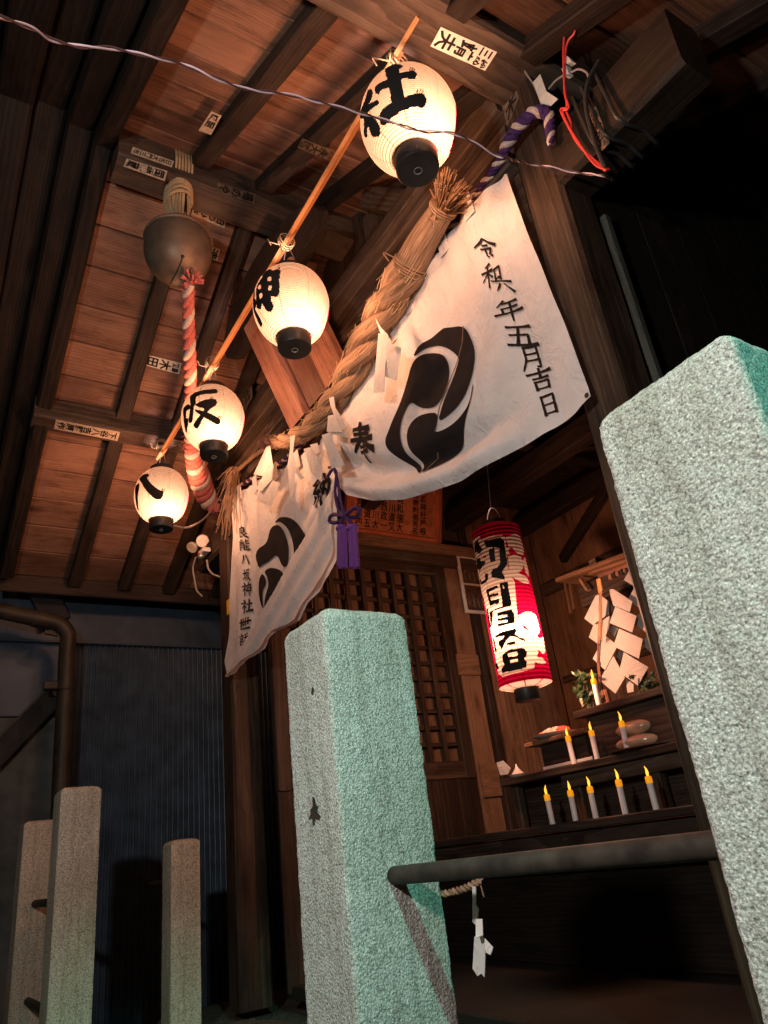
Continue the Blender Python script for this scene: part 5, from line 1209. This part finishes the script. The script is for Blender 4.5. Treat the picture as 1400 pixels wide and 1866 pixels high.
# zigzag paper wand ---------------------------------------------------
zg = lambda pl: [(1000+x/5.833, 1000+y/5.833) for x, y in pl]
GY = 2.62
gh = thing('paper_wand', 'large zigzag white paper wand bound with straw on the top altar step', 'paper wand', ly(1130, 1290, GY, Z3))
for poly, d0, t0 in (([(500,500),(540,485),(640,560),(640,700),(600,720),(470,810),(380,742)], 0.0, .02), ([(480,800),(640,690),(665,760),(640,850),(570,1010),(525,1012),(430,942)], 0.012, .02), ([(600,920),(735,1030),(600,1290),(470,1170)], -0.004, .02), ([(690,1140),(812,1370),(712,1540),(540,1400)], -0.012, .02),
     ([(640,430),(690,430),(892,560),(862,680),(690,605)], 0.0, .01), ([(710,615),(935,715),(890,890),(650,790)], -0.012, .02), ([(750,850),(1002,960),(960,1170),(690,1035)], -0.022, .02), ([(800,1100),(1062,1260),(950,1455),(750,1310)], -0.034, .02),
     ([(855,238),(898,392),(800,332)], 0.03, .01), ([(905,428),(958,620),(840,546)], 0.03, .01), ([(970,678),(1036,885),(903,792)], 0.02, .01), ([(1045,930),(1112,1125),(990,1010)], 0.015, .01), ([(820,1385),(905,1440),(905,1520),(840,1532)], 0.0, .01), ([(590,600),(650,580),(690,620),(650,740),(600,690)], 0.03, -.02), ([(660,830),(700,815),(740,850),(700,940),(655,880)], 0.03, -.02), ([(720,1090),(760,1075),(790,1100),(765,1190),(720,1130)], 0.03, -.02)):
    mb = MB(); traced(mb, zg(poly), GY+d0, 0.0012, t0); mb.build('paper_fold', 'paper_dim', gh)
mb = MB(); a, b = (at(1000+x/5.833, 1000+y/5.833, Y=GY-.03) for x, y in ((535, 322), (562, 470))); mb.beam(a, b, 0.026, 0.014, (0, 1, 0), 0.003); mb.build('wand_head', 'batten', gh)
mb = MB()
for q in range(9):
    o = rnd.uniform(-14, 14); mb.tube(curve([at(1000+(560+o*.4)/5.833, 1000+450/5.833, Y=GY-.045), at(1000+(555+o)/5.833, 1000+700/5.833, Y=GY-.05), at(1000+(550+o*1.4)/5.833, 1000+rnd.uniform(900, 1000)/5.833, Y=GY-.05)], 8), 0.0018, 5)
mb.build('straw_tie', 'straw', gh)
mb = MB()
for x0, x1 in ((522, 560), (532, 580)): mb.tube([at(1000+x0/5.833, 1000+1200/5.833, Y=GY-.03), at(1000+x1/5.833, 1000+1660/5.833, Y=GY-.03)], 0.004, 6)
mb.tube([at(1000+548/5.833, 1000+460/5.833, Y=GY), at(1000+522/5.833, 1000+1200/5.833, Y=GY-.03)], 0.004, 6)
mb.build('wand_stick', 'redwood', gh)
mb = MB(); mb.beam(at(1000+600/5.833, 1000+1500/5.833, Y=GY-.02), at(1000+640/5.833, 1000+1660/5.833, Y=GY-.02), 0.03, 0.03, (0, 1, 0)); mb.build('wand_base', 'redwood', gh)

# miniature shrine roof behind the wand ---------------------------------
ms = thing('miniature_shrine', 'small household shrine with a plank roof and rafter ends, behind the zigzag paper wand', 'miniature shrine', at(1090, 1060, Y=2.85))
MY = 2.78
def mbeam(name, a, b, ht, dep, mat, Y=MY, tone=1.0):
    mb = MB(); mb.tone = tone; p, q = (at(1000+x/5.833, 1000+y/5.833, Y=Y) for x, y in (a, b)); mb.beam(p+Vector((0, dep/2, 0)), q+Vector((0, dep/2, 0)), dep, ht, ch=0.003); mb.build(name, mat, ms)
mbeam('roof_board', (70, 330), (860, 40), 0.022, 0.20, 'wall', MY-.04, .8); mbeam('roof_board', (420, 250), (880, 95), 0.026, 0.22, 'wall', MY, .9); mbeam('roof_board', (430, 160), (500, 120), 0.03, 0.2, 'beam', MY-.05, 1.2); mbeam('roof_board', (520, 290), (900, 150), 0.02, 0.2, 'redwood', MY+.02)
for a, b in (((640, 275), (652, 325)), ((715, 245), (727, 288)), ((798, 205), (808, 248))): mbeam('rafter_end', a, b, 0.018, 0.02, 'wall', MY-.02, 1.3)
mbeam('bracket', (325, 325), (400, 440), 0.014, 0.03, 'wall', MY-.03, 1.1)
mbeam('support', (160, 345), (225, 690), 0.016, 0.02, 'wall', MY+.3, .9); mbeam('support', (210, 345), (258, 640), 0.012, 0.02, 'wall', MY+.3, .8)
mb = MB(); p = at(1000+660/5.833, 1000+370/5.833, Y=MY+.05); mb.box((p.x-.19, MY+.03, p.z-.06), (p.x+.25, MY+.22, p.z+.05), 0, .004); mb.build('body', 'rafter', ms)

# paper streamers -------------------------------------------------------
zs_ = lambda pl: [(400+x/2.8, 400+y/2.8) for x, y in pl]
def streamer(label, panels, Y, zf, group='paper streamers on the straw rope', sp=0.006):
    c = at(*zf(panels[0])[0], Y=Y); root = thing('paper_streamer', label, 'paper streamer', c, group)
    for i, pl in enumerate(panels):
        mb = MB(); traced(mb, zf(pl), Y-sp*i, 0.001, 0.015*(1 if i % 2 else -0.4)); mb.build('paper_fold', 'paper', root)
streamer('zigzag paper streamer on the straw rope left of the large comma crest', [[(795,500),(820,545),(862,590),(830,602),(803,525)], [(812,580),(862,592),(868,640),(848,700),(842,880),(785,885),(800,720),(806,640)], [(858,640),(930,652),(902,822),(842,800)], [(868,600),(890,660),(858,668)]], 1.25, zs_)
streamer('zigzag paper streamer on the straw rope above the 奉 character', [[(560,910),(583,903),(592,960),(652,1058),(630,1076),(590,1012),(566,945)], [(555,1002),(585,995),(628,1085),(548,1082)], [(548,1078),(640,1082),(655,1112),(560,1090)], [(522,1100),(562,1088),(640,1256),(572,1270)]], 1.245, zs_)
streamer('narrow zigzag paper streamer by the rope end with curling strips', [[(362,1105),(386,1098),(376,1180),(392,1262),(345,1272),(360,1180)], [(350,1265),(402,1258),(384,1300),(380,1402),(362,1432)], [(395,1262),(432,1318),(415,1328),(390,1290)]], 1.255, zs_)
streamer('leftmost zigzag paper streamer, hanging under the rope stump', [[(238,1162),(258,1154),(276,1270),(232,1312),(175,1300)], [(230,1292),(276,1250),(266,1330),(216,1386),(190,1372)], [(240,1320),(312,1345),(262,1466),(188,1436)]], 1.255, zs_)
streamer('broad white paper streamer directly above the 納 character', [[(430,1170),(512,1150),(526,1192),(522,1342),(468,1292)], [(462,1150),(500,1140),(512,1188),(490,1200)]], 1.27, zs_)
z4 = lambda pl: [(500+x/1.5556, 1450+y/1.5556) for x, y in pl]
streamer('small paper streamer on a straw cord under the pipe rail', [[(562,258),(572,258),(572,310),(580,320),(576,370),(563,358)], [(572,350),(590,350),(592,396),(572,404)], [(568,400),(585,394),(600,410),(597,515),(588,504),(577,512),(563,490)], [(597,404),(621,430),(612,452),(600,445)]], 0.69, z4, None, 0.003)
mb = MB(); ps_ = curve([at(x, y, Y=.70) for x, y in ((790, 1632), (815, 1628), (845, 1620), (866, 1610), (878, 1604))], 40)
for m_ in strands(ps_, 0.0052, 2, 0.02): 
    b0 = len(mb.v); mb.v += m_.v; mb.f += [tuple(b0+i for i in f) for f in m_.f]; mb.g += m_.g; mb.t += m_.t; mb.m += m_.m
mb.tube([ps_[-4], ps_[-4]+Vector((0.004, 0, -.02))], 0.0012, 5)
tag(mb.build('straw_string', 'straw', None, True), 'short length of thin straw cord tied up behind the pipe rail', 'string')

# ------------------------------------------------------------------ wires and small fittings
tw = thing('twisted_wire', 'twisted pink and dark wire strung across the largest lantern to the beam end', 'wire', at(450, 162, Y=.68))
wp = [ray(x, y).normalized()*d for x, y, d in ((-700, -190, 1.25), (-300, -70, 1.40), (-70, 4, 1.51), (0, 30, 1.55), (60, 52, 1.60), (95, 72, 1.63), (150, 85, 1.66), (200, 87, 1.69), (270, 102, 1.72), (330, 116, 1.76), (400, 145, 1.79), (450, 162, 1.82), (520, 171, 1.86), (580, 185, 1.89), (655, 205, 1.93), (700, 218, 1.95), (765, 238, 1.96), (830, 244, 1.96), (900, 280, 2.0), (925, 288, 2.02))]
wp += [at(x, y, Y=d) for x, y, d in ((960, 297, 1.26), (1005, 305, 1.32), (1040, 312, 1.36), (1072, 317, 1.385), (1100, 320, 1.39), (1118, 330, 1.46))]
wc = curve(wp, 420)
for m_, mt in zip(strands(wc, 0.0046, 2, 0.115, 0.2, .75, 6), ('wire_pink', 'wire_dark')): m_.build('wire_strand', mt, tw, True)
rw = thing('red_wire', 'bright red doubled wire hanging in loops before the dark beam end', 'wire', at(1030, 140, Y=1.37))
for i, pl in enumerate((((1043, 4), (1032, 40), (1027, 90), (1028, 140), (1030, 172), (1037, 196), (1026, 203), (1034, 225), (1050, 252), (1066, 276), (1085, 300), (1106, 310)), ((1043, 4), (1049, 40), (1047, 60), (1036, 74), (1031, 95), (1029, 140), (1031, 170), (1033, 195), (1022, 200), (1036, 230), (1056, 264), (1080, 288), (1104, 312)), ((1031, 200), (1040, 222), (1046, 250), (1072, 282), (1110, 309)))):
    mb = MB(); mb.tube(curve([at(x, y, Y=1.372+.004*i) for x, y in pl], 60), 0.0032, 6); mb.build('wire_strand', 'wire_red', rw, True)
bs = thing('black_cable', 'black cables wound round the beam end right of the post', 'cable', at(1120, 180, Y=1.39))
for x in (-0.715, -0.765, -0.80):
    mb = MB(); y0, y1, z0, z1 = 1.388, 1.542, 1.672, 1.892; sk = 0.05
    mb.tube(curve([(x, y0, z1), (x+.01, y0-.004, (z0+z1)/2), (x+.02, y0, z0), (x+.03, (y0+y1)/2, z0-.006), (x+.02, y1, z0), (x, y1, z1), (x, (y0+y1)/2, z1+.004), (x, y0, z1)], 60), 0.0055, 8); mb.build('cable_turn', 'wire_black', bs, True)
mb = MB(); mb.tube(curve([at(x, y, Y=d) for x, y, d in ((1092, 110, 1.39), (1072, 148, 1.37), (1068, 190, 1.36), (1076, 230, 1.365), (1090, 275, 1.37), (1104, 308, 1.375))], 40), 0.006, 8); mb.build('cable_slack', 'wire_black', bs, True)
cd = thing('folded_card', 'small folded tan card tucked beside the cord knot on the right post', 'card', at(990, 170, Y=1.37))
for pl in (((972, 150), (985, 135), (996, 166), (986, 188)), ((986, 188), (996, 166), (1017, 180), (1004, 193))):
    mb = MB(); traced(mb, pl, 1.372, 0.002); mb.build('card_face', 'slip_new', cd)
pgc = thing('cable_plug', 'white plug with thin leads beside the red wire', 'plug', at(1036, 120, Y=1.38))
for pl in (((1028, 128), (1036, 120), (1041, 136), (1033, 141)), ((1032, 112), (1038, 104), (1046, 113), (1038, 119))):
    mb = MB(); traced(mb, pl, 1.39, 0.02); mb.build('plug_body', 'plastic', pgc)
mb = MB(); mb.tube(curve([at(x, y, Y=1.39) for x, y in ((1034, 134), (1015, 145), (1000, 162))], 12), 0.003, 6); mb.tube(curve([at(x, y, Y=1.39) for x, y in ((1040, 132), (1055, 126), (1070, 133), (1074, 150))], 14), 0.003, 6); mb.tube(curve([at(x, y, Y=1.38) for x, y in ((950, 112), (957, 130), (975, 158), (992, 202))], 14), 0.003, 6); mb.build('lead', 'wire_grey', pgc, True)

sf = thing('floodlight', 'small twin-headed white floodlight with a sensor beside the left post', 'floodlight', at(367, 990, Y=1.37))
def head(px, py, r, nrm):
    c = at(px, py, Y=1.365); nrm = Vector(nrm).normalized(); a, b = basis(nrm); mb = MB()
    pr_ = [(0.0002, 0.0), (r*.9, 0.0), (r, 0.006), (r*.97, 0.02), (r*.5, 0.045), (0.0002, 0.05)]; n = 24; vs = []
    for rr, h in pr_:
        for j in range(n):
            t = 6.28318*j/n; vs.append(c+a*rr*math.cos(t)+b*rr*math.sin(t)-nrm*h)
    mb.add(vs, [(i*n+j, i*n+(j+1) % n, (i+1)*n+(j+1) % n, (i+1)*n+j) for i in range(len(pr_)-1) for j in range(n)]); mb.build('lamp_head', 'plastic', sf, True)
head(369, 986, 0.040, (.8, -.5, -.35)); head(349, 999, 0.036, (.35, -.6, -.75))
mb = MB(); p = at(373, 1005, Y=1.37); mb.beam(p+Vector((-.035, 0, 0)), p+Vector((.035, 0, 0)), .05, .026); mb.build('sensor_body', 'plastic', sf)
mb = MB(); mb.beam(p+Vector((-.034, -.027, 0)), p+Vector((-.012, -.027, 0)), .002, .018); mb.build('sensor_label', 'pink_label', sf)
mb = MB(); mb.ball(at(367, 1014, Y=1.36), .024, 8, (1, 1, .8)); mb.build('sensor_eye', 'metal', sf, True)
mb = MB(); mb.beam(p+Vector((-.02, .01, 0)), (p.x-.02, 1.42, 1.80), .04, .04); mb.build('mount', 'black', sf)
for pl, lb in ((((357, 1015, 1.37), (352, 1035, 1.37), (355, 1058, 1.38), (359, 1076, 1.39), (368, 1086, 1.40)), 'thin grey cable dangling below the floodlight'), (((377, 1020, 1.37), (380, 1036, 1.38), (388, 1046, 1.39), (400, 1051, 1.395)), 'short grey cable from the floodlight to the left post'), (((318, 958, 1.02), (338, 962, 1.1), (358, 955, 1.2), (377, 940, 1.3), (392, 918, 1.375)), 'pale cable sagging from the smallest lantern to the left post')):
    mb = MB(); mb.tube(curve([at(x, y, Y=d) for x, y, d in pl], 30), 0.0055, 6); tag(mb.build('grey_cable', 'wire_grey', None, True), lb, 'cable')
mb = MB(); p = at(417, 1106, Y=1.392); mb.box((p.x-.022, 1.388, p.z-.04), (p.x+.012, 1.396, p.z+.04), 2, .002); tag(mb.build('yellow_tag', 'tape'), 'small yellow tag on the left post at the edge of the curtain', 'tag')

# ------------------------------------------------------------------ neighbouring shed at the left
NX = -4.92
sh = thing('neighbouring_shed', 'dim blue sheet-metal shed wall with a corrugated lower part at the left', 'shed', (NX, 1.4, -1.25))
mb = MB(); mb.box((NX-.03, 0.35, 1.455), (NX+.012, 3.2, 2.6), 1, .004); mb.build('upper_panel', 'sheet', sh)
mb = MB(); mb.beam((NX+.01, 0.35, 1.455), (NX+.01, 3.2, 1.455), .03, .014); mb.build('flashing', 'sheet', sh)
cg = MB(); pitch = 0.034; ys = [0.80+pitch*i/8 for i in range(int(2.4/pitch*8))]
grid = [[Vector((NX-.014+0.0115*math.sin(2*math.pi*y/pitch), y, z)) for y in ys] for z in (-1.25, -0.5, 0.2, 0.8, 1.448)]
cg.sheet(grid); cg.build('corrugated_sheet', 'corr', sh, True)
mb = MB(); mb.box((NX-.06, -2.4, 1.0), (NX-.03, .80, 1.455), 1, .004); mb.build('side_panel', 'sheet', sh)
mb = MB(); mb.box((NX-.06, -2.4, -1.25), (NX-.035, .80, .995), 1, .004); mb.build('lower_panel', 'slate', sh)
mb = MB(); mb.beam(at(-330, 1710, X=NX+.06), at(98, 1268, X=NX+.06), .03, .13, (1, 0, 0) if False else (0, 0, 1), .004); mb.build('diagonal_board', 'slate_dark', sh)
mb = MB(); mb.beam(at(-330, 1680, X=NX+.09), at(95, 1246, X=NX+.09), .012, .014); mb.build('edge_trim', 'trim', sh)
mb = MB(); mb.beam(at(30, 985, X=NX+.1), at(105, 1135, X=NX+.1), .05, .16, (0, 0, 1), .004); mb.build('side_board', 'slate_dark', sh)
dp = thing('downpipe', 'brown downpipe bending from the wall edge down past the corrugated sheet', 'downpipe', at(115, 1300, X=-4.6))
mb = MB(); mb.tube(curve([at(x, y, X=-4.6) for x, y in ((-420, 1010), (-200, 1062), (-80, 1092), (-20, 1108), (50, 1124), (98, 1134), (116, 1144), (124, 1160), (122, 1190), (117, 1300), (112, 1400), (108, 1500), (100, 1700))], 90), 0.047, 16); mb.build('pipe', 'drain', dp, True)
for a, b, r in (((119, 1245), (118, 1258), .053), ((60, 1126), (80, 1130), .052)):
    mb = MB(); mb.tube([at(*a, X=-4.6), at(*b, X=-4.6)], r, 16); mb.build('joint_collar', 'drain', dp, True)
mb = MB(); mb.beam(at(80, 1250, X=-4.6), at(112, 1250, X=-4.6), .05, .05); mb.beam(at(82, 1152, X=-4.62), at(106, 1157, X=-4.62), .02, .025); mb.build('bracket', 'drain', dp)
